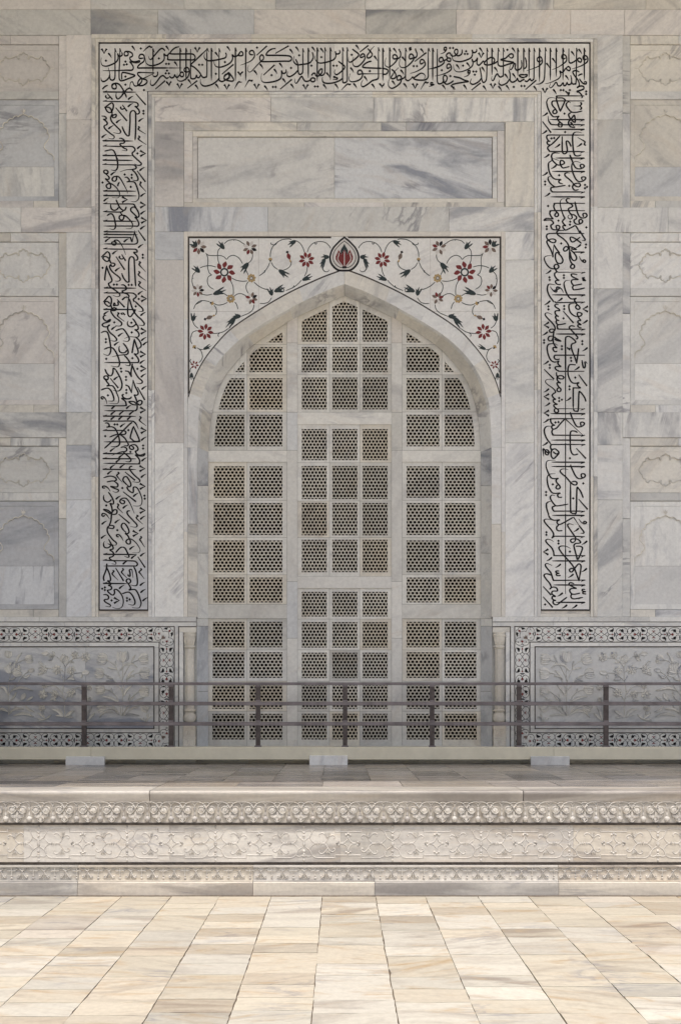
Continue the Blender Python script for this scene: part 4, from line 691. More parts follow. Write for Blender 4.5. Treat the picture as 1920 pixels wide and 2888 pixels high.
for mir in (False, True):
    fx = (lambda p: (mx(p[0]), p[1])) if mir else (lambda p: p)
    for c in range(len(cuts)-1):
        a, b = cuts[c], cuts[c+1]
        seg = list(range(a, b+1)); g = 0.0
        e = [E_[i] for i in seg]; n = [I_[i] for i in seg]
        poly(vo, [fx(p) for p in e + n[::-1]], d=-0.002, dep=0.05, tint='wyywyw'[c] if not mir else 'ywwwyw'[c], rnd=(random.uniform(.35, .65), random.random(), .25*random.random()))
    cj = [0, 12, 22, 30, 40, 48]
    for c in range(len(cj)-1):
        r3 = (random.random(), random.random(), .4*random.random()); t = random.choice('wwly')
        for i in range(cj[c], cj[c+1]):
            p0, p1, q0, q1 = fx(I_[i]), fx(I_[i+1]), fx(J_[i]), fx(J_[i+1])
            m0, m1 = (p0[0]*.78+q0[0]*.22, p0[1]*.78+q0[1]*.22), (p1[0]*.78+q1[0]*.22, p1[1]*.78+q1[1]*.22)
            rv.add([P(*p0, -0.002), P(*p1, -0.002), at(*m1, D+.04), at(*m0, D+.04)], [(0, 1, 2, 3)], tint='w', rnd=r3)
            rv.add([at(*m0, D+.042), at(*m1, D+.042), PB(*q1), PB(*q0)], [(0, 1, 2, 3)], tint=t, rnd=r3)
    for y0, y1, t in ((1262, 1370, 'd'), (1370, 1560, 'w'), (1560, 1745, 'l'), (1745, 1766, 'l'), (1766, 1950, 'b'), (1950, 2170, 'b')):
        xa = 557.5 if y0 < 1740 else 555.5
        a, b = fx((xa, y0)), fx((587.5, y0))
        rv.add([P(a[0], y0+.4, -0.002), P(a[0], y1-.4, -0.002), PB(b[0], y1 - .4), PB(b[0], y0+.4)], [(0, 1, 2, 3)], tint=t)
vo.build('arch_surround', M['wall'], fac); rv.build('arch_reveal', M['wall'], fac)
# ---- spandrel panel with flower inlay
sp = MB()
Es = [p for p in resample(E[:10], 40)]
outer = [(530.4, 667)] + [(mx(530.4), 667)] + [(mx(p[0]), p[1]) for p in Es[::-1]] + Es[1:]
poly(sp, outer, d=-0.003, dep=0.03, tint='l', rnd=(.2, .5, .3))
for mir in (False, True):
    for y0, y1, t in ((653, 900, 'y'), (900, 1262, 'w'), (1262, 1500, 'w'), (1500, 1740, 'y')): rs(sp, 519, y0, 530, y1, mir, d=0.004, t=t, gap=.15)
for x0, x1 in ((530, 758), (758, 1268), (1268, mx(530))): slab(sp, x0, 653, x1, 666.5, d=0.004, t='y', gap=.15)
spo = sp.build('spandrel_panel', M['band'], fac)
sl = MB()
strip(sl, 530.3, 667.2, 934, 671.6, d=-0.001); strip(sl, 981, 667.2, mx(530.3), 671.6, d=-0.001)
strip(sl, 530.3, 671.7, 534.6, 1110, d=-0.001); strip(sl, mx(534.6), 671.7, mx(530.3), 1110, d=-0.001)
for mir in (False, True):
    pts = [((mx(x) if mir else x), y) for x, y in E[1:10]]
    ribbon(sl, [(x, y - 1.6) for x, y in pts], lambda t, dx, dy: 4.2 - 1.4*t, -0.0012, sub=8)
sl.build('border_line', M['dkline'], spo)
M['joint'] = plain('grey_joint', (.33, .30, .27), .8)
for mir in (False, True):
    f = (lambda x: mx(x)) if mir else (lambda x: x)
    for L in ([(f(729.5), 672), (f(729.5), 872)], [(f(535), 878), (f(724), 878)]):
        jl = MB(); ribbon(jl, L, lambda *a: .7, -0.0026); jl.build('joint', M['joint'], spo)
ZS = 3.409
def Z(x, y, mir):
    px, py = 520 + x/ZS, 640 + y/ZS
    return (mx(px), py) if mir else (px, py)
VINES = """205 250 235 272 300 275 350 275 385 290 408 310 430 285 470 272 515 290 545 325 560 355;208 250 225 290 228 340 225 385 240 440 262 460 235 475 222 510 228 550 250 580 285 600
340 362 325 320 320 270 325 230 345 200;385 160 420 132 470 122 520 130 560 155 585 170;655 245 655 290 640 325 615 345;580 390 600 430 615 460;455 490 500 512 560 522 605 518;440 510 465 560 472 610 470 660
150 395 190 378 250 372 305 385;115 425 85 460 75 510 80 550 90 575;175 648 220 655 270 645;340 628 380 640 420 665;90 790 110 745 150 712 190 708 245 718;285 735 320 750 370 745 415 725;285 750 305 780 310 820 300 845
480 665 510 645 550 642 600 665;615 525 595 560 597 600 615 640;485 720 505 750 515 790;670 745 660 790 625 825 545 860;490 890 470 930 430 965;425 975 380 1005 330 1020 270 1025;345 1015 325 1035 330 1055
80 905 100 945 135 975;125 995 85 1010 65 1050 60 1090 75 1125;120 1160 150 1175 180 1180;130 1165 160 1190 175 1240 165 1280 140 1305;70 1310 55 1290 65 1270;85 1340 60 1365 55 1400;670 530 710 565 760 592 815 605
720 470 760 440 800 390 822 340;835 340 860 380 900 410;825 290 830 240 850 190 890 150 940 122 1000 115 1030 120;890 155 870 172 835 165 832 150;1070 130 1110 155 1140 200 1155 245;945 418 990 400 1020 370 1030 330
1180 245 1200 195 1240 155 1300 140 1355 150 1390 180 1405 205;1182 385 1175 430 1155 475;1125 510 1100 540 1050 580 975 612;870 622 920 625 955 620 950 590 900 575;725 735 770 735 810 720 840 680
470 122 480 132;110 745 165 715 160 705;760 440 775 430 770 415;1030 590 1050 575 1055 560;1250 155 1265 165 1275 150;75 490 88 500;65 1045 75 1050"""
LEAVES = ((385, 215, 330, 143, 62), (150, 440, 92, 378, 62), (618, 342, 548, 428, 70), (275, 648, 392, 605, 68), (1075, 132, 1000, 172, 58), (905, 410, 995, 478, 66), (1130, 512, 1224, 474, 58), (842, 662, 822, 585, 62), (862, 622, 958, 582, 66),
          (545, 858, 470, 862, 62), (500, 858, 408, 960, 64), (80, 908, 95, 832, 66), (180, 1178, 256, 1142, 44), (70, 1400, 70, 1468, 46), (122, 188, 78, 142, 78), (1392, 288, 1318, 292, 62), (1355, 300, 1312, 385, 52))
FLOWERS = ((385, 435, 42, 106, 8, 'red', 1), (1175, 315, 20, 78, 8, 'red', 0), (203, 1008, 22, 80, 8, 'red', 0), (100, 1325, 10, 42, 6, 'red', 0), (140, 190, 18, 76, 8, 'agate', 0), (630, 200, 18, 72, 8, 'agate', 0),
           (130, 610, 16, 64, 8, 'agate', 0), (645, 685, 12, 62, 8, 'agate', 2), (645, 492, 0, 44, 8, 'gold', 3), (447, 690, 0, 44, 8, 'gold', 3))
MI = [M['red'], M['green'], M['gold'], M['agate'], M['pale'], M['black']]
mi_ = {'red': 0, 'green': 1, 'gold': 2, 'agate': 3, 'pale': 4, 'black': 5}
def petal(mb, cx, cy, r0, r1, a, wd, mir, mi, d=-0.0012, bend=0.0, plane=None):
    ca, sa = math.cos(a), math.sin(a); pts = []
    prof = ((0, .18), (.2, .62), (.45, 1.0), (.7, .8), (.88, .36), (1, 0))
    for s in (1, -1):
        for t, wv in (prof if s == 1 else prof[::-1][1:]):
            rr = r0 + (r1-r0)*t; ww = wd*wv*s + bend*t*t
            pts.append((cx + ca*rr - sa*ww, cy + sa*rr + ca*ww))
    poly(mb, [Z(x, y, mir) for x, y in pts], d=d, mi=mi)
for mir in (False, True):
    v = MB()
    for i, s in enumerate(VINES.replace('\n', ';').split(';')):
        ribbon(v, [Z(x, y, mir) for x, y in nums(s)], lambda t, dx, dy: 2.25 if 0.03 < t < 0.97 else 1.3, -0.0016 + i*3e-6, sub=5)
    # tail of the leaf beside the medallion
    ribbon(v, [Z(x, y, mir) for x, y in nums("1330 350 1325 390 1345 425 1375 430 1392 412")], lambda t, dx, dy: 3.4-2*t, -0.0013)
    v.build('vine', M['green'], spo)
    for li, (x, y, tx, ty, wd) in enumerate(LEAVES):
        m = MB(); L = math.hypot(tx-x, ty-y); ux, uy = (tx-x)/L, (ty-y)/L; h = wd*.40
        f = lambda a, b: Z(x + ux*a*L - uy*b*h, y + uy*a*L + ux*b*h, mir)
        sh = ((0, 0), (.12, .55), (.35, .85), (.55, .9), (.8, 1.25), (.72, .75), (.66, .55), (.85, .35), (1.12, .12), (1.0, -.05), (.72, -.12), (.62, -.45), (.9, -.75), (1.05, -1.2), (.75, -1.15), (.5, -.9), (.25, -.75), (.08, -.4))
        poly(m, [f(a, b) for a, b in sh], d=-0.0010 + li*3e-5); m.build('leaf', M['green'], spo)
    for fi, (x, y, r0, r1, n, c, kind) in enumerate(FLOWERS):
        m = MB()
        for k in range(n):
            a = 2*math.pi*k/n + (0.2 if kind != 1 else 0.0) + fi*0.35
            ci = mi_[c]
            if c == 'agate': ci = (3, 4, 3, 5, 3, 0, 3, 4)[(k + fi + (3 if mir else 0)) % 8]
            if kind == 2 and k == 1: ci = 0
            if kind == 3: petal(m, x, y, 16, r1, a, 13, mir, 2); petal(m, x, y, 8, 20, a + .4, 4, mir, 5, d=-0.0008)
            else: petal(m, x, y, r0, r1, a, (r1-r0)*(.36 if kind == 1 else .29), mir, ci, bend=(14 if kind == 1 else 0))
        if kind == 1:
            for k in range(24):
                a, b = 2*math.pi*k/24, 2*math.pi*(k+1)/24
                m.add([PP for PP in [P(*Z(x+math.cos(q)*rr, y+math.sin(q)*rr, mir), -0.0012) for q, rr in ((a, 26), (b, 26), (b, 41), (a, 41))]], [(0, 1, 2, 3)], mi=1)
        m.build('flower', MI, spo)
    for x, y, a, c in ((827, 318, -1.57, 'gold'), (262, 732, .35, 'gold'), (100, 1158, -2.2, 'gold')):
        m = MB(); petal(m, x, y, -8, 26, a, 16, mir, 2); petal(m, x, y, -6, 24, a + 1.0, 9, mir, 2, d=-.0009); petal(m, x, y, -6, 24, a - 1.0, 9, mir, 2, d=-.0007); petal(m, x, y, -18, 4, a, 9, mir, 5, d=-.0005); m.build('bud', MI, spo)
    for x, y, a, c in ((1003, 282, -1.9, 'red' if not mir else 'agate'), (240, 870, 2.75, 'agate')):
        m = MB(); petal(m, x, y, -34, 34, a, 20, mir, mi_[c]); petal(m, x, y, -62, -32, a, 9, mir, 2, d=-.0009); petal(m, x, y, 30, 56, a, 14, mir, 5, d=-.0009); m.build('bud', MI, spo)
# medallion at the apex
md = MB(); TM = 11.2
Y = lambda x, y: (AX - 0.4 + (x - 795)/TM, 640 + y/TM)
def tear(k):   # half outline scaled about (795, 900)
    h = nums("795 320 740 370 660 430 560 530 460 640 390 760 350 880 340 1000 365 1120 430 1230 520 1320 620 1375 720 1385")
    h = [(795+(x-795)*k, 900+(y-900)*k) for x, y in h]
    l = smooth_path(h, 4)
    return [Y(x, y) for x, y in l] + [Y(1590-x, y) for x, y in reversed(l[:-1])]
ks = (1.05, .93, .815, .765)
poly(md, tear(ks[0]), [tear(ks[1])], d=0.002, dep=.006, mi=5); poly(md, tear(ks[1]), [tear(ks[2])], d=0.001, mi=4)
poly(md, tear(ks[2]), [tear(ks[3])], d=0.002, mi=5); poly(md, tear(ks[3]), d=0.001, mi=4)
tul = nums("795 530 830 610 880 690 910 760 905 830 885 880 860 820 830 770 795 720 760 770 730 820 700 880 680 830 675 760 700 690 755 610")
poly(md, [Y(*p) for p in tul], d=.0025, mi=1)
rd = nums("795 725 830 775 860 825 885 885 910 830 940 770 970 725 1000 790 1040 870 1065 940 1060 1030 1010 1120 930 1190 860 1245 730 1245 660 1190 580 1110 525 1030 520 940 550 870 590 790 605 725 640 770 680 830 700 885 730 825 760 775")
poly(md, [Y(*p) for p in rd], d=.0024, mi=0)
for s in ("795 780 795 1240", "625 820 615 900 590 980 605 1060 660 1140 745 1245", "968 820 978 900 1000 980 985 1060 930 1140 845 1245"):
    ribbon(md, [Y(*p) for p in nums(s)], lambda *a: 2.2, .003, mi=4)
poly(md, [Y(*p) for p in nums("740 1245 860 1245 880 1285 850 1315 740 1315 715 1285")], d=.0034, mi=5)
md.build('bud_medallion', MI, spo)
# ---- lattice window
arch_in = [p for p in J_[::-2]] + [(mx(p[0]), p[1]) for p in J_[2::2]]
arch_in = [(587.0, 2112)] + arch_in + [(mx(587.0), 2112)]
def hull(pts):
    pts = sorted(set(pts)); out = []
    for seq in (pts, pts[::-1]):
        h = []
        for p in seq:
            while len(h) > 1 and (h[-1][0]-h[-2][0])*(p[1]-h[-2][1])-(h[-1][1]-h[-2][1])*(p[0]-h[-2][0]) <= 0: h.pop()
            h.append(p)
        out += h[:-1]
    return out
arch_in = hull(arch_in)
def inset(pl, k):
    n = len(pl); out = []
    ar = sum(pl[i][0]*pl[(i+1) % n][1]-pl[(i+1) % n][0]*pl[i][1] for i in range(n)); sg = 1 if ar > 0 else -1
    for i in range(n):
        a, b = pl[i-1], pl[(i+1) % n]; dx, dy = b[0]-a[0], b[1]-a[1]; l = math.hypot(dx, dy)
        out.append((pl[i][0]-sg*dy/l*k, pl[i][1]+sg*dx/l*k))
    return out
arch_pane = hull(inset(arch_in, 16.0))
jf = MB()
def jbar(x0, y0, x1, y1, t, d=0.0):
    pl = clip([(x0, y0), (x1, y0), (x1, y1), (x0, y1)], arch_in)
    if len(pl) > 2: poly(jf, pl, d=d, dep=0.03, plane=PB, tint=t)
for mir in (False, True):
    g = lambda a, b: RX(a, b, mir)
    x0, x1 = g(809.2, 838.8)
    for y0, y1, t in ((800, 967, 'p'), (967, 1163, 'w'), (1163, 1270, 'b' if not mir else 'g'), (1270, 1640, 'w'), (1640, 1800, 'b' if not mir else 'w'), (1800, 2112, 'w')):
        jbar(x0, y0+.3, x1, y1-.3, t)
    x0, x1 = g(586, 809)
    jbar(x0, 1270.4, x1, 1303, 'l'); jbar(x0, 1704.4, x1, 1744.6, 'g')
jbar(839.1, 1163, mx(839.1), 1197, 'l'); jbar(839.1, 1626, mx(839.1), 1659, 'w')
jfo = jf.build('jali_screen', M['jali'], fac, label='arched stone lattice window filling the archway')
ROW_S = ((890, 972, 915, 966), (972, 1057, 978.8, 1049.5), (1057, 1162, 1066.5, 1155), (1162, 1270, 1169.5, 1259), (1303, 1411, 1315, 1404), (1411, 1516, 1418.7, 1509), (1516, 1621, 1524, 1614), (1621, 1704, 1628.6, 1699.3),
         (1745, 1833, 1753.4, 1826), (1833, 1921, 1839.5, 1912), (1921, 2006, 1930, 1999.6), (2006, 2112, 2013, 2085.7))
ROW_C = ((800, 971, 830, 963.5), (971, 1057, 978.5, 1050), (1057, 1163, 1064.5, 1154.7), (1197, 1305, 1210, 1298), (1305, 1413, 1314, 1408), (1413, 1516, 1418, 1510), (1516, 1626, 1522, 1614),
         (1659, 1746, 1669, 1739), (1746, 1833, 1754.4, 1826.7), (1833, 1921, 1840.5, 1912.8), (1921, 2006, 1930.7, 1999.6), (2006, 2112, 2012.7, 2085.7))
def parea(p): return abs(sum(p[i][0]*p[(i+1) % len(p)][1]-p[(i+1) % len(p)][0]*p[i][1] for i in range(len(p))))/2
def dedup(p):
    o = []
    for q in p:
        if not o or math.dist(o[-1][:2], q[:2]) > 0.05: o.append(q)
    if len(o) > 1 and math.dist(o[0][:2], o[-1][:2]) < 0.05: o.pop()
    return o
def pane(cx0, cx1, px0, px1, row, nh):
    cell = dedup(clip([(cx0+.3, row[0]+.3), (cx1-.3, row[0]+.3), (cx1-.3, row[1]-.3), (cx0+.3, row[1]-.3)], arch_in))
    hole = dedup(clip([(px0, row[2]), (px1, row[2]), (px1, row[3]), (px0, row[3])], arch_pane))
    if len(cell) < 3 or parea(cell) < 60: return
    mb = MB(); tn = random.choice('wwwyylwg'); rn = (random.random(), random.random(), random.random())
    dF, dL = -0.014, -0.020
    tl, td = [(c[0]*.96, c[1]*.94, c[2]*.90) for c in [TINT[tn]]][0], [(c[0]*.74, c[1]*.69, c[2]*.61) for c in [TINT[tn]]][0]   # cells browner than their frame, darkest on the hole sides
    if len(hole) < 3 or parea(hole) < 260:
        poly(mb, cell, d=dF, dep=0.03, plane=PB, tint=tn, rnd=rn); mb.build('lattice_pane', M['jali'], jfo); return
    poly(mb, cell, [hole], d=dF, dep=0.035, plane=PB, tint=tn, rnd=rn)
    p = (px1-px0)/nh; full = row[3]-row[2]
    nr = max(3, round(full/9.0)); rp = full/nr; rvv = rp*2/3
    j0 = -1; nrow = nr + 2
    hx = [(0, -rvv), (p/2, -rvv/2), (p/2, rvv/2), (0, rvv), (-p/2, rvv/2), (-p/2, -rvv/2)]
    xs = [q[0] for q in hole]; ysh = [q[1] for q in hole]; bx0, bx1, by0, by1 = min(xs), max(xs), min(ysh), max(ysh)
    # straight sides let whole cells skip the clipping
    for j in range(j0, nrow):
        cy = row[2] + j*rp
        for i in range(-1, nh+2):
            cx = px0 + p*(i + (0.5 if j % 2 else 0.0))
            if cx+p/2 < bx0 or cx-p/2 > bx1 or cy+rvv < by0 or cy-rvv > by1: continue
            s2 = 0.61 + random.uniform(-.03, .03)
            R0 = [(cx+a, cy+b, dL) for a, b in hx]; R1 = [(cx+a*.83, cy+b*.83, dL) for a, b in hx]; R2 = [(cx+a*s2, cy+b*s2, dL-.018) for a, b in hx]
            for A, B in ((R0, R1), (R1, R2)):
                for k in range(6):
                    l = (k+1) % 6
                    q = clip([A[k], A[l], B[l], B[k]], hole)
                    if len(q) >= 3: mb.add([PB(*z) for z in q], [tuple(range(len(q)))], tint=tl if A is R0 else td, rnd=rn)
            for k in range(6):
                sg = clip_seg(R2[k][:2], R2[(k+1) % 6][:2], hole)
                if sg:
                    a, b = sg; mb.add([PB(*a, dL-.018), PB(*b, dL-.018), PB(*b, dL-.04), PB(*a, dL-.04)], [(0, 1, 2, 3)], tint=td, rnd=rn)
    mb.build('lattice_pane', M['jali'], jfo)
for mir in (False, True):
    for row in ROW_S:
        for c0_, c1_, p0_, p1_ in ((586, 697, 599.2, 689.6), (697, 809, 704.4, 796.6)):
            a, b = RX(c0_, c1_, mir); e, f = RX(p0_, p1_, mir)
            pane(a, b, e, f, row, 8)
for row in ROW_C:
    for a, b, e, f in ((839, 929, 851, 921.5), (929, 1014, 936.8, 1007.6), (1014, mx(839), 1022, 1092.6)): pane(a, b, e, f, row, 7)
si = MB()
for a, b, t in ((556, 700, 'g'), (700, 940, 'y'), (940, 1180, 'g'), (1180, mx(556), 'w')):
    a_, b_ = P(a+.4, 2106), P(b-.4, 2190); si.box(a_[0], -.005, b_[2], b_[0], .42, a_[2], tint=t)
si.build('sill', M['jali'], fac)
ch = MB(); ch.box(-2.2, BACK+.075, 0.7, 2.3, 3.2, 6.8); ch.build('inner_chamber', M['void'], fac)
# ---- vault of the porch, overhead
so = MB()
so.add([(-14, -7.6, 11.9), (14, -5.05, 11.9), (14, 0.3, 11.9), (-14, 0.3, 11.9), (-14, -7.6, 13.5), (14, -5.05, 13.5), (14, 0.3, 13.5), (-14, 0.3, 13.5)],
       [(3, 2, 1, 0), (4, 5, 6, 7), (0, 1, 5, 4), (1, 2, 6, 5), (2, 3, 7, 6), (3, 0, 4, 7)], tint='w')
so.build('porch_vault', M['wall'], fac)
sw = MB()                                   # unseen porch side wall, added on the left alone to darken that side
sw.box(-6.6, -6.6, TZ0, -5.7, 0.05, 11.9, tint='w')
sw.build('added_side_wall', M['wall'], fac)
# ================================================================== DADO (part of the facade)
DC = 2*AX
def scroll_pieces(kind):
    """inlay motif in photograph pixels, quarter traced, centred at the motif axis; returns (lines, fills)"""
    L, Fl = [], []
    k = 1/7.84
    if kind == 'B':
        o = (466, 247)
        ln = ["466 185 485 125 540 100 610 98 680 120 718 180 700 215 668 246", "466 185 480 220 510 235 545 222 556 190", "672 246 700 222 722 182", "706 205 738 244", "466 170 452 185 466 200"]
        fl = [("b", "553 192 548 165 562 140 572 120 588 140 620 136 648 150 662 174 640 161 612 160 616 184 592 194 572 203"), ("r", "670 247 640 222 600 208 622 232 588 241 616 247"), ("b", "738 247 742 205 762 190 758 222 768 232 752 247")]
    else:
        o = (1045, 247)
        ln = ["820 246 868 246 900 216", "772 118 800 98 850 96 895 130 906 175 890 225 862 245", "910 165 925 125 970 99 1015 105 1045 132", "905 192 940 225 975 246 1010 222 1045 200"]
        fl = [("b", "768 108 796 128 838 150 870 166 848 186 806 192 796 202 770 162"), ("r", "770 247 784 236 800 228 822 247"), ("r", "1045 207 1030 184 1045 160"), ("r", "1036 184 1002 172 1022 158 1034 168")]
    return [[((x-o[0])*k, (y-o[1])*k) for x, y in nums(s)] for s in ln], [(c, [((x-o[0])*k, (y-o[1])*k) for x, y in nums(s)]) for c, s in fl]
PB_, PC_ = scroll_pieces('B'), scroll_pieces('C')
CORN_L = ["275 265 285 210 340 180 400 190", "270 275 200 290 180 350 195 400", "360 350 430 345 500 325 570 355", "355 365 345 430 335 520 365 580", "580 345 600 260 660 190 740 170 820 195 870 260 885 310", "365 585 270 590 200 640 170 720 190 800 240 850 320 870",
          "885 310 860 390 820 430 870 490 880 550 860 630 800 680 720 675 650 640", "320 870 380 850 425 805 470 850 540 870 620 850 670 790 680 720 650 650", "735 180 720 220", "180 720 210 712", "830 430 900 500", "425 810 490 890", "900 380 820 440"]
CORN_F = [("r", "285 270 350 290 365 330 340 365 295 350 270 310"), ("b", "375 180 490 190 550 255 480 250 440 290 400 240"), ("b", "180 380 240 370 295 435 260 440 270 500 245 555 215 490 190 480"), ("t", "635 640 600 450 570 540 545 460 530 545 450 530 510 580 450 575 500 620 570 625"),
          ("r", "770 425 700 350 710 400 650 370 700 420 650 445 710 450 690 500"), ("r", "425 780 350 680 395 710 385 650 425 700 445 650 455 710 500 680"), ("b", "720 270 745 245 775 300"), ("b", "715 590 745 560 770 545 745 605"), ("b", "240 720 270 720 305 770 260 765"), ("b", "545 770 570 720 600 720 580 765"), ("b", "925 340 950 350 935 430 950 490 925 500 905 440"), ("b", "350 920 430 905 500 920 430 945")]
FM = [M['black'], M['red'], M['agate']]
fm_ = {'b': 0, 'r': 1, 't': 2}
def dado(mir):
    fx = (lambda p: (DC - p[0], p[1])) if mir else (lambda p: p)
    st = MB(); d0 = 0.006
    rr = lambda x0, y0, x1, y1, t='l', d=d0, gap=.2, rnd_=None: rs(st, x0, y0, x1, y1, mir, t=t, d=d, gap=gap, rnd=rnd_ or (random.random(), random.random(), .12*random.random()))
    XE = 2036
    for a, b in ((1388, 1600), (1600, 1830), (1830, XE)): rr(a, 1740, b, 1753.5, 'w', d=0.010)
    for a, b in ((1388, 1560), (1560, 1760), (1760, XE)): rr(a, 1753.5, b, 1768, 'l')
    for a, b in ((1451, 1640), (1640, 1830), (1830, XE)): rr(a, 1768, b, 1811.5, 'l'); rr(a, 2066.5, b, 2112, 'w')
    rr(1451, 1811.5, 1493, 1938, 'l'); rr(1451, 1938, 1493, 2066.5, 'w')
    for a, b in ((1493, 1690), (1690, 1880), (1880, XE)): rr(a, 1811.5, b, 1825, 'l'); rr(a, 2055, b, 2066.5, 'w')
    rr(1493, 1825, 1508, 2055, 'w'); rr(1438, 1768, 1451, 2112, 'w'); rr(1388, 1768, 1438, 1783, 'y')
    rr(1425, 1783, 1438, 2112, 'w'); rr(1386, 1783, 1425, 2112, 'g', d=-.03)
    if mir: rr(1508, 1825, 1700, 2055, (.90,.91,.93), d=0.0, rnd_=(.3,.3,1.0)); rr(1700, 1825, XE, 2055, (.90,.91,.93), d=0.0, rnd_=(.5,.2,.95))
    else: rr(1508, 1825, XE, 2055, (.90,.91,.93), d=0.0, rnd_=(.3,.5,.05))
    for a, b, t in ((1388, 1560, 'g'), (1560, 1790, 'y'), (1790, XE, 'g')): rr(a, 2112, b, 2185, t, d=-.004)
    so_ = st.build('dado_panel', M['dado'], fac, label=('dado panel of mottled blue-grey marble with flowers in relief' if mir else 'dado panel of plain grey marble with flowers in relief'))
    ln = MB()
    def rl(x0, y0, x1, y1):
        a, b = RX(x0, x1, mir); strip(ln, a, y0, b, y1, d=d0+.0025, th=.004)
    rl(1388, 1752.9, XE, 1755.0); rl(1388, 1766.2, 1439.3, 1768.8); rl(1436.6, 1768.8, 1439.3, 2112)
    rl(1449.0, 1765.9, XE, 1768.3); rl(1449.0, 1768.3, 1451.3, 2112)
    rl(1491.7, 1809.8, XE, 1812.1); rl(1491.7, 1812.1, 1494.1, 2065.3); rl(1491.7, 2065.3, XE, 2067.5)
    rl(1505.9, 1822.6, XE, 1825.2); rl(1505.9, 1825.2, 1508.7, 2053.8); rl(1505.9, 2053.8, XE, 2056.2)
    ln.build('border_line', M['dkline'], so_)
    inl = MB(); z = [0]
    def piece(pc, T):
        for l in pc[0]:
            z[0] += 1; ribbon(inl, [fx(T(x, y)) for x, y in l], lambda *a: 1.2, d0 + .0014 + (z[0] % 50)*1.5e-5, sub=4, mi=0)
        for c, f in pc[1]:
            z[0] += 1; poly(inl, [fx(T(x, y)) for x, y in f], d=d0 + .0022 + (z[0] % 50)*1.5e-5, mi=fm_[c])
    for yc in (1789.3, 2087.5):
        for n in range(0, 4):
            cx = 1546 + 147.7*n
            for s in (1, -1):
                for u in (1, -1):
                    piece(PC_, lambda x, y: (cx + s*x, yc + u*y))
                    if n < 3: piece(PB_, lambda x, y: (cx + 73.9 + s*x, yc + u*y))
    xc = 1471.7
    for n, ky in ((0, 1861.8), (1, 2010.5)):
        for s in (1, -1):
            for u in (1, -1):
                piece(PC_, lambda x, y: (xc + u*y, ky + s*x))
                if n == 0: piece(PB_, lambda x, y: (xc + u*y, ky + 74.3 + s*x))
    kk = 1/13.56
    CL = [[(x*kk, y*kk) for x, y in nums(s)] for s in CORN_L]; CF = [(c, [(x*kk, y*kk) for x, y in nums(s)]) for c, s in CORN_F]
    piece((CL, CF), lambda x, y: (1440 + x, 1756 + y)); piece((CL, CF), lambda x, y: (1440 + x, 2*1938.6 - 1756 - y))
    inl.build('inlay_border', FM, so_)
    # flowers in relief
    RD = 0.0005
    def plant(stems, leaves, tulips, roses, buds, ox, oy, k, tint):
        m = MB(); c = lambda s: [fx((ox + x/k, oy + y/k)) for x, y in nums(s)]
        for s in stems: tube(m, c(s), 1.05, RD, h=.011, seg=4, sub=4, tint=tint)
        for s, wd in leaves: leaf(m, c(s), wd/k*.9, RD, .015, tint=tint)
        for x, y, a, L in tulips:
            a = math.radians(a)
            for da, ll, hh in ((-.44, .98, .010), (.44, .98, .010), (-.2, .94, .015), (.2, .94, .015), (0, .86, .019)):
                p0 = (x, y); p2 = (x + math.cos(a+da)*L*ll, y + math.sin(a+da)*L*ll)
                q = (x + math.cos(a+da*2.0)*L*.45, y + math.sin(a+da*2.0)*L*.45)
                leaf(m, [fx((ox+u/k, oy+v/k)) for u, v in (p0, q, p2)], L*.165/k, RD, hh*.95, tint=tint)
        for x, y, r in roses:
            for n, ra, rb, pw, h in ((7, .30, 1.02, .27, .013), (5, .12, .62, .24, .020)):
                for i in range(n):
                    a = 2*math.pi*i/n + x + n
                    pp = [fx((ox + (x+math.cos(a)*r*q)/k, oy + (y+math.sin(a)*r*q)/k)) for q in (ra, (ra+rb)*.55, rb)]
                    leaf(m, pp, r*pw/k, RD, h*random.uniform(.85, 1.1), tint=tint)
            X, Y_ = fx((ox+x/k, oy+y/k)); dome(m, X, Y_, r*.2/k, r*.2/k, RD, .021, n=8, m=3, tint=tint)
        for x, y, r, a in buds:
            a = math.radians(a); leaf(m, [fx((ox+(x+math.cos(a)*r*t)/k, oy+(y+math.sin(a)*r*t)/k)) for t in (-1, 0, 1)], r*.62/k, RD, .016, tint=tint)
        m.build('flowering_plant', M['dado'], so_)
    tn = (.96, .94, .89) if mir else (.95, .94, .92)
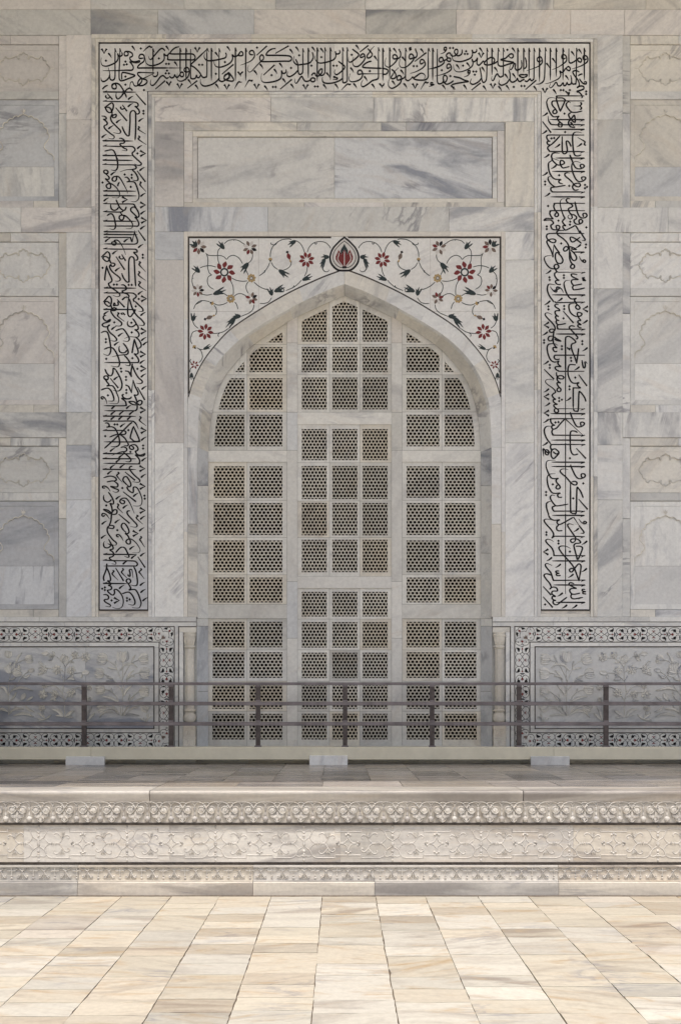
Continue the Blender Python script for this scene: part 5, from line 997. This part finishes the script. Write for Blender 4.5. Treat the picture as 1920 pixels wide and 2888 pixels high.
    plant(["677 360 680 600 690 740", "690 740 685 950 685 1180 690 1450", "545 420 620 560 680 690 700 760", "995 325 900 380 820 450 780 540 730 680 705 760", "360 320 430 350 510 385 600 385 660 420", "340 575 430 600 520 650 600 740 660 900 680 1060", "1060 610 960 645 880 700 790 830 710 920 690 1000",
           "345 950 430 1010 520 1090 600 1250 650 1430", "1045 910 940 940 850 1010 780 1110 730 1300 715 1440", "300 1240 470 1260 560 1350 640 1440", "1030 1245 900 1290 820 1350 740 1420"],
          [("740 540 650 430 560 400 470 410 380 480", 22), ("500 370 470 290 425 220", 16), ("810 460 820 400 830 340", 16), ("790 510 880 490 990 470", 18), ("610 720 540 600 455 530", 18), ("590 680 500 640 430 650", 18), ("880 690 950 670 1010 655", 16), ("840 760 920 730 1020 745", 18),
           ("660 1040 600 920 490 830", 26), ("540 1140 480 1080 440 1040", 16), ("570 1130 545 1060 530 1010", 16), ("480 1170 340 1110 250 1080", 22), ("760 1170 930 1080 1110 1050", 30), ("880 980 900 930 910 880", 14), ("740 1420 900 1340 1060 1370 1150 1480", 30), ("640 1440 530 1410 340 1440", 20),
           ("560 1350 460 1280 360 1290", 16), ("690 1440 600 1300 520 1240", 14), ("760 1400 840 1280 900 1240", 14)],
          [(680, 360, -90, 240), (355, 310, 184, 215), (995, 322, -12, 225), (340, 580, 176, 225), (1060, 602, -8, 205), (345, 945, 178, 220), (1045, 905, 2, 205), (300, 1235, 150, 190), (1030, 1240, 22, 195)], [], [], 1500, 1816, 7.127, tn)
    plant(["548 400 565 640", "570 640 592 860 565 1000 560 1300", "700 230 600 320 555 400", "850 165 720 220", "270 245 380 255 480 320 545 400", "250 510 380 520 480 580 560 650", "570 650 620 560", "560 500 610 470", "750 440 830 430 880 420", "590 880 680 780 760 735 850 745", "580 960 680 900 850 850", "130 760 300 760 400 800", "300 760 200 880 130 980", "500 910 550 980"],
          [("540 1290 460 1220 380 1180", 34), ("590 1290 660 1190 790 1150", 38), ("540 1300 470 1290 400 1300", 20), ("600 1290 650 1270 720 1265", 18), ("480 310 420 320 390 320", 16), ("740 210 750 160 770 130", 18), ("770 220 800 270 850 290", 24), ("500 620 430 610 370 640", 30), ("440 600 420 560 400 545", 18), ("880 480 1000 520 1030 555", 26), ("940 370 990 330 1020 310", 30), ("250 540 260 580 250 600", 22), ("730 940 740 980 700 1005", 24), ("700 940 780 970 800 1000", 24)],
          [(590, 325, -115, 150)], [(185, 230, 86), (445, 470, 82), (690, 455, 88), (945, 450, 84), (440, 862, 82), (940, 892, 86), (735, 885, 70), (130, 760, 66), (380, 190, 66), (790, 215, 44), (130, 980, 48), (910, 730, 60)], [(908, 170, 62, 0), (190, 507, 68, 10)], 1670, 1816, 6.272, tn)
    plant(["1250 280 1330 300 1420 360", "1200 490 1290 560 1380 680 1460 780 1560 920", "1500 500 1540 650", "1530 1090 1545 1260", "1340 980 1420 1100 1530 1240", "1545 640 1555 900 1548 1260"],
          [("1490 820 1330 770 1110 825", 26), ("1530 1200 1400 1140 1270 1150", 24), ("1460 1270 1280 1230 1100 1290", 26), ("1250 1090 1180 1170 1090 1200", 24), ("1420 340 1390 250 1310 150", 24), ("1510 1010 1450 930 1410 850", 20), ("1220 1000 1160 960 1110 930", 22), ("1530 640 1470 620 1420 590", 16), ("1290 560 1240 590 1160 540", 24), ("1560 900 1620 780 1700 760", 24), ("1560 1200 1660 1150 1760 1180", 24)],
          [(1250, 280, 190, 150), (1480, 510, -105, 200), (1480, 500, 190, 180), (1490, 500, -60, 170), (1560, 240, -95, 130)], [], [(1150, 465, 58, 10), (1290, 935, 70, 60)], 1670, 1816, 6.272, tn)
    plant([], [("200 1560 160 1480 100 1470", 16), ("210 1560 190 1450 160 1400", 16), ("220 1560 280 1520 340 1490", 16), ("215 1560 250 1500 255 1470", 12)], [], [], [], 1500, 1816, 7.127, tn)
    plant(["180 1365 183 1240"], [('165 1360 80 1270 20 1220', 22), ('170 1350 130 1200 70 1100', 22), ('180 1350 185 1200 190 1100', 14)], [], [], [], 1670, 1816, 6.272, tn)
    plant(["895 1335 930 1260 955 1170"], [('890 1330 830 1280 790 1250', 18), ('890 1330 960 1270 1030 1220', 20), ('900 1340 980 1330 1040 1320', 16), ('900 1340 960 1350 1050 1370', 10), ('930 1260 945 1200 960 1150', 10)], [], [(960, 1130, 66)], [], 1670, 1816, 6.272, tn)
    # engaged colonnette beside the opening
    cx = 1406.5 if not mir else DC - 1406.5
    def lathe(prof, seg, ph, rnd_=None, tint='y', sy=.8):
        m = MB(); vs = []; n = len(prof)
        for r, y in prof:
            for j in range(seg):
                a = 2*math.pi*(j+ph)/seg; X0 = P(cx, y)
                vs.append((X0[0] + math.cos(a)*r/S, -0.004 + math.sin(a)*r/S*sy, X0[2]))
        m.add(vs, [(i*seg+j, i*seg+(j+1) % seg, (i+1)*seg+(j+1) % seg, (i+1)*seg+j) for i in range(n-1) for j in range(seg)], tint=tint)
        return m
    sh = lathe([(0.1, 1826), (13, 1828), (12.6, 1915), (13, 2002), (.1, 2003)], 8, .5).build('colonnette', M['jali'], fac, label='slender engaged column beside the archway')
    cp = lathe([(.1, 1782.5), (18.5, 1783), (18.5, 1786), (17, 1787), (17, 1789.5), (18.5, 1790), (18.2, 1793), (16.6, 1797), (15.5, 1805), (12.5, 1816), (12.2, 1820)], 16, .5)
    cp2 = lathe([(12, 1820), (16, 1822), (16.2, 1825), (13, 1826), (16, 1827), (15.5, 1829), (12.8, 1830)], 16, .5)
    for q in range(-2, 3):
        x = cx + q*5.8
        leaf(cp, [(x*.9+cx*.1, 1819), (x+q*.6, 1806), (x+q*1.0, 1796)], 2.7, .05 - abs(q)*.012, .012, tint='y')
    b0 = len(cp.v); cp.v += cp2.v; cp.f += [[i+b0 for i in f] for f in cp2.f]; cp.r += cp2.r; cp.t += cp2.t; cp.m += cp2.m
    cp.build('capital', M['jali'], sh)
    bs = lathe([(12.6, 2000), (17, 2002), (17, 2005.5), (13, 2007), (12.4, 2011), (15, 2014), (17.8, 2020), (18, 2026), (16.5, 2032), (13, 2036), (14, 2040), (.1, 2041)], 16, .5, tint='o')
    bs.build('base', M['jali'], sh)
    pd = MB()
    for hw, y0, y1, dd in ((16.5, 2040, 2049, .05), (18.5, 2049, 2055, .058), (17.5, 2055, 2078, .052), (18.5, 2078, 2083, .058), (17.5, 2083, 2104, .052), (18.8, 2104, 2112, .06)):
        slab(pd, cx-hw, y0, cx+hw, y1, d=dd, dep=.06, t='o', gap=.05)
    for yy in (2066, 2093):
        for s in (1, -1):
            tube(pd, [(cx+s*14, yy+6), (cx+s*13, yy-5), (cx+s*6, yy-7), (cx+s*4, yy), (cx+s*8, yy+3)], 1.1, .052, h=.006, seg=4, tint='o')
        leaf(pd, [(cx, yy+8), (cx+.5, yy), (cx, yy-8)], 3, .052, .008, tint='o')
    pd.build('pedestal', M['jali'], sh)
dado(False); dado(True)
# ================================================================== GROUND, TERRACE, PLINTH
PD = 8.44; PY = PD - D                        # distance of the plinth's front edge, and its y
KP = F / PD                                   # photograph pixels per metre there
def QZ(py): return EYE - (py - HY)/KP
def QX(px): return (px - CX)/KP
def Qp(px, py, d=0.0): return (QX(px), PY - d, QZ(py))
TZ = EYE - 0.754                              # terrace level
def struct(o): o['kind'] = 'structure'; return o
g = MB(); g.add([(-600, -600, -0.012), (600, -600, -0.012), (600, 3, -0.012), (-600, 3, -0.012)], [(0, 1, 2, 3)])
struct(g.build('ground', M['ground']))
fl = MB()
def tile(mb, x0, y0, x1, y1, z, t, gap=.0022, th=.010, j=.0012, n=5, **k):
    """one paving stone: a worn, slightly uneven outline with its own edge"""
    top = []
    q = lambda: abs(random.gauss(0, j)) + (random.uniform(.002, .007) if random.random() < .010*j/.0012 else 0)
    ox, oy = random.uniform(-j, j), random.uniform(-j, j)
    for (ax, ay), (bx, by), (ix, iy) in (((x0, y0), (x1, y0), (0, 1)), ((x1, y0), (x1, y1), (-1, 0)), ((x1, y1), (x0, y1), (0, -1)), ((x0, y1), (x0, y0), (1, 0))):
        for i in range(n):
            f = i/n; e = gap + q()
            px, py = ax + (bx-ax)*f + ix*e + ox, ay + (by-ay)*f + iy*e + oy
            if i == 0: px += (gap if ax == x0 else -gap)*(ix == 0); py += (gap if ay == y0 else -gap)*(iy == 0)
            top.append((px, py))
    h = z + random.uniform(-.001, .001); m = len(top)
    mb.add([(x, y, h) for x, y in top] + [(x, y, z-th) for x, y in top], [tuple(range(m))] + [(i, i+m, (i+1) % m+m, (i+1) % m) for i in range(m)], tint=t, **k)
colx = [-2.625, -2.19, -1.766, -1.363, -.972, -.554, -.141, .290, .692, 1.119, 1.525, 1.921, 2.346, 2.726]
while colx[0] > -11: colx.insert(0, colx[0] - random.uniform(.40, .44))
while colx[-1] < 11: colx.append(colx[-1] + random.uniform(.40, .44))
rows = [8.345, 8.10, 7.90, 7.64, 7.395, 7.167, 6.92, 6.70, 6.452, 6.227, 5.97, 5.729, 5.479, 5.244, 5.01]
while rows[-1] > -3: rows.append(rows[-1] - random.uniform(.23, .27))
FT = ['o']*5 + ['y']*7 + ['w']*6 + ['l']*4 + ['t']*2 + ['g']*2 + ['p']
beds = []
for i in range(len(colx)-1):
    dx = random.uniform(-.08, .08) if random.random() < .45 else 0
    j, segs = 0, []
    while j < len(rows)-1:
        n = 2 if (random.random() < .22 and j < len(rows)-2) else 1
        segs.append((rows[j] + (dx if j else 0), rows[j+n] + dx)); j += n
    beds.append(segs)
done = set()
for i, segs in enumerate(beds):
    for a, b in segs:
        if (i, a, b) in done: continue
        x0, x1 = colx[i], colx[i+1]
        if i+1 < len(beds) and (a, b) in beds[i+1] and (i+1, a, b) not in done and random.random() < .22:
            x1 = colx[i+2]; done.add((i+1, a, b))              # now and then one stone spans two rows of joints
        r3 = (random.random(), .5 + random.gauss(0, .13) if random.random() < .75 else random.random(), random.random())
        tile(fl, x0, b - D, x1, a - D, 0.0, random.choice(FT), rnd=r3, j=.0020, gap=.0012)
struct(fl.build('paving', M['floor']))
# the paving stones lie in a bed of dark mortar near the plinth
bd = MB(); bd.add([(-11.5, -16, -.007), (11.5, -16, -.007), (11.5, PY, -.007), (-11.5, PY, -.007)], [(0, 1, 2, 3)])
struct(bd.build('mortar_bed', M['grime']))
# terrace
te = MB(); tx = [-0.169 + .4535*i for i in range(-26, 27)]
tr = [12.08 + .35, 11.72, 11.28, 10.72, 10.10, 9.48]
for i in range(len(tx)-1):
    for j in range(5):
        o = 0.0
        tile(te, tx[i], tr[j+1]-D, tx[i+1], tr[j]-D, TZ, random.choice('wwwgggpyd'), gap=.0016, j=.001, rnd=(random.random(), .5+random.gauss(0, .15), random.random()))
x = -11.0
while x < 11:
    wd = random.uniform(.55, .95)
    tile(te, x, 8.83-D, x+wd, 9.48-D, TZ, random.choice('otopyo'), gap=.0014, j=.001); x += wd
struct(te.build('terrace_paving', M['terrace']))
tb2 = MB(); tb2.box(-11.5, 8.7-D, .05, 11.5, .6, TZ-.007); struct(tb2.build('terrace_core', M['grime']))

pl = empty('marble_plinth', 'carved marble terrace edge with palmette frieze above the sunlit paving', 'plinth')
pl.location = (0, 0, 0)
def sweep(mb, prof, x0, x1, t, n=1, **k):
    """profile [(d, z)] from top to bottom, swept along x"""
    vs = [(x, PY - d, z) for x in (x0, x1) for d, z in prof]; m = len(prof)
    mb.add(vs, [(i, i+1, m+i+1, m+i) for i in range(m-1)] + [tuple(range(m)), tuple(range(2*m-1, m-1, -1))], tint=t, **k)
# coping with rounded nosing
zt, zn = TZ, QZ(2262)
prof = [(-.395, zt-.001), (-.02, zt-.001), (-.008, zt-.004), (0, zt-.012), (.003, zt-.022), (.001, zt-.034), (-.006, zt-.06), (-.012, zn+.006), (-.016, zn), (-.12, zn)]
for a, b, t in ((-9, -4.6, 'w'), (-4.6, QX(422), (.86,.845,.83)), (QX(422), QX(1475), (.80,.78,.755)), (QX(1475), 4.55, (.77,.75,.735)), (4.55, 9, 'w')):
    m = MB(); sweep(m, prof, a + .003, b - .003, t, rnd=(random.random(), .5, .95)); m.build('coping_slab', M['plinth'], pl, label=None)
# palmette frieze
fz = MB(); zb = QZ(2321)
for a, b, t in ((-9, -4.6, 'w'), (-4.6, QX(425), (.74,.72,.69)), (QX(425), QX(1475), (.76,.74,.70)), (QX(1475), 4.6, (.72,.71,.69)), (4.6, 9, 'g')):
    fz.box(a+.002, PY + .020, zb, b-.002, PY + .1, zn, tint=t)
fzo = fz.build('palmette_frieze', M['plinth'], pl)
U = 1/7.127                                    # photograph pixels per traced unit
PQ = lambda px, py, d=0.0: ((px)/KP, -d, -(py)/KP)     # local coordinates of an ornament
def loc(s, ox, oy): return [((x-ox)*U, (y-oy)*U) for x, y in nums(s)]
pm = MB()
OX, OY = 535, 480
for s in (1, -1):
    sg = lambda L: [(s*x, y) for x, y in L]
    cx_, cy_ = s*102*U, (460-OY)*U
    dome(pm, cx_, cy_, 76*U, 76*U, 0, .019, plane=PQ, tint='l', n=16, m=3)
    tube(pm, [(cx_+math.cos(a)*72*U*s, cy_+math.sin(a)*72*U) for a in [math.radians(q) for q in range(-150, 160, 22)]], 1.35, .003, plane=PQ, h=.018, seg=5)
    tube(pm, sg(loc("590 452 602 475 630 470 640 445 625 425", OX, OY)), .9, .013, plane=PQ, h=.008, seg=4)
    tube(pm, sg(loc("600 365 560 395 548 430 556 470 590 500", OX, OY)), 1.3, 0, plane=PQ, h=.017, seg=5)
    tube(pm, sg(loc("540 420 560 380 600 335 660 308 730 302 772 306", OX, OY)), 1.15, 0, plane=PQ, h=.012, seg=5)
    tube(pm, sg(loc("700 318 735 330 760 360 768 400", OX, OY)), 1.0, 0, plane=PQ, h=.009, seg=5)
    tube(pm, sg(loc("535 308 575 318 605 345", OX, OY)), 1.0, 0, plane=PQ, h=.010, seg=4)
    poly(pm, sg(loc("535 545 600 560 650 545 662 560 650 592 605 606 590 625 560 660 535 690", OX, OY)), d=.012, dep=.012, plane=PQ)
    tube(pm, sg(loc("560 525 610 560 655 540 668 560 655 600 605 612 570 600", OX, OY)), 1.3, 0, plane=PQ, h=.016, seg=5)
    tube(pm, sg(loc("538 585 575 618 600 640 575 680 536 708", OX, OY)), 1.35, 0, plane=PQ, h=.018, seg=5)
leaf(pm, loc("535 700 535 640 535 590", OX, OY), 26*U, 0, .012, plane=PQ)
leaf(pm, loc("535 600 537 520 535 470", OX, OY), 24*U, 0, .017, plane=PQ)
pd_ = MB()
def lathe2(mb, prof, seg=10, sy=.8, ox=0, oy=0):
    vs = []; n = len(prof)
    for r, y in prof:
        for j in range(seg):
            a = 2*math.pi*j/seg; p = PQ(ox + math.cos(a)*r*U, (y-oy)*U)
            vs.append((p[0], -math.sin(a)*r*U/KP*sy, p[2]))
    mb.add(vs, [(i*seg+j, i*seg+(j+1) % seg, (i+1)*seg+(j+1) % seg, (i+1)*seg+j) for i in range(n-1) for j in range(seg)])
lathe2(pd_, [(1, 405), (14, 412), (26, 422), (28, 432), (20, 440), (24, 455), (22, 468), (13, 478), (13, 510), (17, 530), (22, 552), (25, 570), (18, 580), (20, 590), (42, 605), (56, 625), (58, 645), (52, 668), (40, 690), (34, 704), (2, 706)], oy=OY)
per = 66.65; z0 = QZ(2220 + OY*U)
pm0 = pm.build('palmette', M['plinth'], fzo, smooth=False); pe0 = pd_.build('pendant', M['plinth'], fzo, smooth=True)
first = True
for n in range(-12, 44):
    px = 640 + OX*U + per*(n - 10)
    for src, off in ((pm0, 0), (pe0, per/2)):
        o = src if n == -12 else src.copy()
        if n != -12: col.objects.link(o); o.parent = fzo
        o.location = (QX(px + off), PY + .020, z0)
# dark stone stripes
ds = MB(); ds.box(-9, PY + .012, QZ(2327.5), 9, PY + .1, zb - .0006); ds.box(-9, PY + .026, QZ(2440.5), 9, PY + .1, QZ(2433.6))
ds.build('dark_stripe', M['dkline'], pl)
# cartouche band
cb_ = MB(); za, zc = QZ(2328), QZ(2433)
for a, b, t in zip((-9, -4.4, QX(65), QX(476), QX(960), QX(1110), QX(1618), 4.5), (-4.4, QX(65), QX(476), QX(960), QX(1110), QX(1618), 4.5, 9), 'wywlgwyw'):
    cb_.box(a+.0004, PY + .030, zc, b-.0004, PY + .1, za, tint=t)
cbo = cb_.build('cartouche_band', M['plinth'], pl)
V = 1/5.2267
sc_ = MB()
def loc2(s): return [((x-636)*V, (y-313)*V) for x, y in nums(s)]
for sx_ in (1, -1):
    for sy_ in (1, -1):
        f = lambda L: [(sx_*x, sy_*y) for x, y in L]
        B = lambda s, r=1.2, h=.0048, **k: tube(sc_, f(loc2(s)), r, 0, plane=PQ, h=h, seg=5, **k)
        B("636 487 822 487", straight=True); B("831 479 831 534", straight=True); B("840 526 1090 526", straight=True)
        B("1090 526 1140 512 1172 480 1190 440 1215 400 1255 375 1290 345")
        B("1105 312 1150 330 1190 375 1196 400"); B("1190 440 1175 465 1178 490 1205 505 1250 500 1289 470", 1.3)
        B("1030 312 985 320 955 350 935 385 900 425 860 436 832 415 838 388 860 390", 1.5)
        B("935 385 965 420 1000 458 1040 464 1068 440 1052 420", 1.4)
        for q in (-34, -12, 12, 32): leaf(sc_, f([((940-636)*V, (395-313)*V), ((940+q*.7-636)*V, (440-313)*V), ((940+q*1.1-636)*V, (478-313)*V)]), 1.3, 0, .007, plane=PQ)
        B("745 313 690 330 655 365 640 410 636 430", 1.4)
        dome(sc_, sx_*(800-636)*V, 0, 3.2, 3.2, 0, .008, plane=PQ, n=8, m=2)
        dome(sc_, sx_*(778-636)*V, sy_*24*V, 2.7, 2.7, 0, .007, plane=PQ, n=8, m=2)
        dome(sc_, sx_*30*V, sy_*(440-313)*V, 3.4, 3.4, 0, .008, plane=PQ, n=8, m=2); dome(sc_, sx_*1, sy_*(456-313)*V, 2.8, 3.4, 0, .008, plane=PQ, n=8, m=2)
    for x in (1037, 1065, 1093): dome(sc_, sx_*(x-636)*V, 0, 1.9, 4.8, 0, .009, plane=PQ, n=8, m=2)
for y, rx, ry in ((300, 4.6, 2.2), (318, 5.2, 2.2), (336, 4.6, 2.2), (430, 4, 5), (470, 3.2, 3.2), (200, 4, 5), (156, 3.2, 3.2), (560, 3.0, 4.5), (70, 3, 4.5), (500, 5.5, 2.0)):
    dome(sc_, (1290-636)*V, (y-313)*V, rx, ry, 0, .009, plane=PQ, n=10, m=3)
sc0 = sc_.build('scrollwork', M['plinth'], cbo)
for n in range(-7, 10):
    o = sc0 if n == -7 else sc0.copy()
    if n != -7: col.objects.link(o); o.parent = cbo
    o.location = (QX(860 + 636*V + 250.0*n), PY + .030, QZ(2320 + 313*V))
# lower frieze with small crosses and tassels
lf = MB(); zl0, zl1 = QZ(2441), QZ(2487)
js2 = [-9, -4.7, QX(220), QX(714), QX(1056), QX(1574), 4.3, 9]
for i in range(7):
    t = 'wgywwol'[i]
    lf.box(js2[i]+.0015, PY + .022, zl1, js2[i+1]-.0015, PY + .1, zl0, tint=t)
    lf.box(js2[i]+.0015, PY + .006, zl0 - .016, js2[i+1]-.0015, PY + .0218, zl0-.0006, tint=t); lf.box(js2[i]+.0015, PY + .004, zl1+.0006, js2[i+1]-.0015, PY + .0218, zl1 + .012, tint=t)
lfo = lf.build('tassel_frieze', M['plinth'], pl)
cr = MB(); ta = MB()
def loc3(s): return [(x*V, (y-745)*V) for x, y in nums(s)]
for s in (1, -1):
    f = lambda L: [(s*x, y) for x, y in L]
    tube(cr, f(loc3("0 718 66 718 66 698 100 690")), 1.25, 0, plane=PQ, h=.011, seg=4, straight=True)
    tube(cr, f(loc3("0 664 50 668 95 684 112 690")), 1.2, 0, plane=PQ, h=.011, seg=4)
    tube(ta, f(loc3("0 722 28 700 55 680")), 1.3, 0, plane=PQ, h=.012, seg=4)
    tube(ta, f(loc3("6 735 22 770 45 805 70 815 74 795 60 795")), 1.5, 0, plane=PQ, h=.014, seg=5)
    tube(ta, f(loc3("4 740 14 790 30 828")), 1.3, 0, plane=PQ, h=.011, seg=4)
tube(cr, loc3("0 668 0 780"), 1.5, 0, plane=PQ, h=.013, seg=5); dome(cr, 0, (690-745)*V, 2.6, 2.6, 0, .014, plane=PQ, n=8, m=2); dome(cr, 0, (785-745)*V, 2.6, 4, 0, .014, plane=PQ, n=8, m=2); dome(cr, 0, (822-745)*V, 3.3, 3, 0, .016, plane=PQ, n=8, m=2)
dome(ta, 0, (722-745)*V, 3, 2.2, 0, .016, plane=PQ, n=8, m=2); tube(ta, loc3("0 735 0 834"), 1.4, 0, plane=PQ, h=.013, seg=5)
cr0 = cr.build('cross_motif', M['plinth'], lfo); ta0 = ta.build('tassel_motif', M['plinth'], lfo)
for n in range(-28, 32):
    for src, off in ((cr0, 0), (ta0, 30.6)):
        o = src if n == -28 else src.copy()
        if n != -28: col.objects.link(o); o.parent = lfo
        o.location = (QX(860 + 150*V + 61.2*n + off), PY + .022, QZ(2320 + 745*V))
# base course
ztop = zl1
for a, b, t in zip(js2[:-1], js2[1:], ('w', 'g', 'o', 'y', (.80,.795,.79), 'y', 'g')):
    m = MB(); sweep(m, [(-.05, ztop-.0008), (.002, ztop-.0008), (.008, ztop-.006), (.010, ztop-.03), (.012, -.01)], a+.0015, b-.0015, t, rnd=(random.random(), .5, .9 if isinstance(t, tuple) or t in 'gdo' else .3)); m.build('base_course', M['plinth'], pl)

# ================================================================== BEAMS, BLOCKS, RAILING
BD = 11.78
Bx = lambda px: (px-CX)*BD/F
zt_, zb_ = EYE - (2107.5-HY)*BD/F, EYE - (2143-HY)*BD/F
cuts = (-1500, 257.5, 931.6, 1560.8, 3400)
BL = ('long cream painted beam below the railing, leftmost length at the edge of the picture', 'cream painted beam under the railing left of the middle marble block', 'cream painted beam under the railing between the middle and right marble blocks', 'cream painted beam under the railing running off to the right of the right block')
for i in range(4):
    m = MB(); x0, x1 = Bx(cuts[i]) + .0015, Bx(cuts[i+1]) - .0015; y0, y1 = BD - D, BD - D + .19; c = .006
    vs = []
    for x in (x0, x1): vs += [(x, y0+c, zt_), (x, y1-c, zt_), (x, y1, zt_-c), (x, y1, zb_+c), (x, y1-c, zb_), (x, y0+c, zb_), (x, y0, zb_+c), (x, y0, zt_-c)]
    m.add(vs, [(j, (j+1) % 8, (j+1) % 8+8, j+8) for j in range(8)] + [tuple(range(7, -1, -1)), tuple(range(8, 16))])
    tag(m.build('painted_beam', M['beam']), BL[i], 'beam', 'cream beams carrying the railing')['kind'] = 'thing'
KD = 11.735
for x0, x1, y0, lab in ((186, 295, 2133.5, 'white marble block under the beam on the left, beneath the second post'), (873, 980, 2131, 'white marble block propping the beam in front of the lattice window'), (1496.5, 1605, 2133, 'white marble block under the beam on the right, before the dado flowers')):
    m = MB(); a, b = (x0-CX)*KD/F, (x1-CX)*KD/F; z1 = EYE - (y0-HY)*KD/F; ya, yb, c = KD-D, KD-D+.042, .004
    def ring(z, e): return [(a+e, ya+e, z), (b-e, ya+e, z), (b-e, yb-e*.2, z), (a+e, yb-e*.2, z)]
    vs = ring(TZ-.002, 0) + ring(z1-c, 0) + ring(z1, c)
    m.add(vs, [(i+k, (i+1) % 4+k, (i+1) % 4+k+4, i+k+4) for k in (0, 4) for i in range(4)] + [(8, 9, 10, 11)], tint='w')
    tag(m.build('marble_block', M['wall']), lab, 'block', 'marble blocks under the beams')
rl_ = empty('metal_railing', 'brown metal railing of three bars bolted to the cream beams', 'railing')
RDD = 11.88; rx = lambda px: (px-CX)*RDD/F; rz = lambda py: EYE - (py-HY)*RDD/F; ry = RDD - D
def bar(x0, x1, ya, yb, z0, z1, c=.004):
    m = MB(); vs = []
    for x in (x0, x1): vs += [(x, ya+c, z1), (x, yb-c, z1), (x, yb, z1-c), (x, yb, z0+c), (x, yb-c, z0), (x, ya+c, z0), (x, ya, z0+c), (x, ya, z1-c)]
    m.add(vs, [(j, (j+1) % 8, (j+1) % 8+8, j+8) for j in range(8)] + [tuple(range(7, -1, -1)), tuple(range(8, 16))]); return m
for a, b in ((1924.3, 1932.4), (1979.2, 1989.6), (2036.2, 2046.6)):
    bar(rx(-1400), rx(3300), ry - .022, ry + .022, rz(b), rz(a)).build('rail', M['rail'], rl_)
for n in range(-6, 14):
    cx_ = 238.2 + 244.9*n - (4.5 if n == -1 else 0); m = MB(); hw = 6.4
    seg = [(1932.5, 1979.1), (1989.7, 2036.1), (2046.7, 2107)]
    for k, (a, b) in enumerate(seg):
        m.box(rx(cx_-hw), ry - .018, rz(b), rx(cx_+hw), ry + .020, rz(a))
    po = m.build('post', M['post'], rl_)
    e = MB()
    for a, b, gx in ((2102.6, 2107.4, 9.6),): e.box(rx(cx_-gx), ry - .042, rz(b)-.001, rx(cx_+gx), ry + .04, rz(a))
    e.build('base_plate', M['rail'], po)
    e = MB()
    for a, b in ((1932.6, 1936.5), (1974.5, 1979.0), (2031.5, 2036.0)): e.box(rx(cx_-hw-.5), ry - .0195, rz(b), rx(cx_+hw+.5), ry + .0195, rz(a))
    e.build('weld', M['rail'], po)
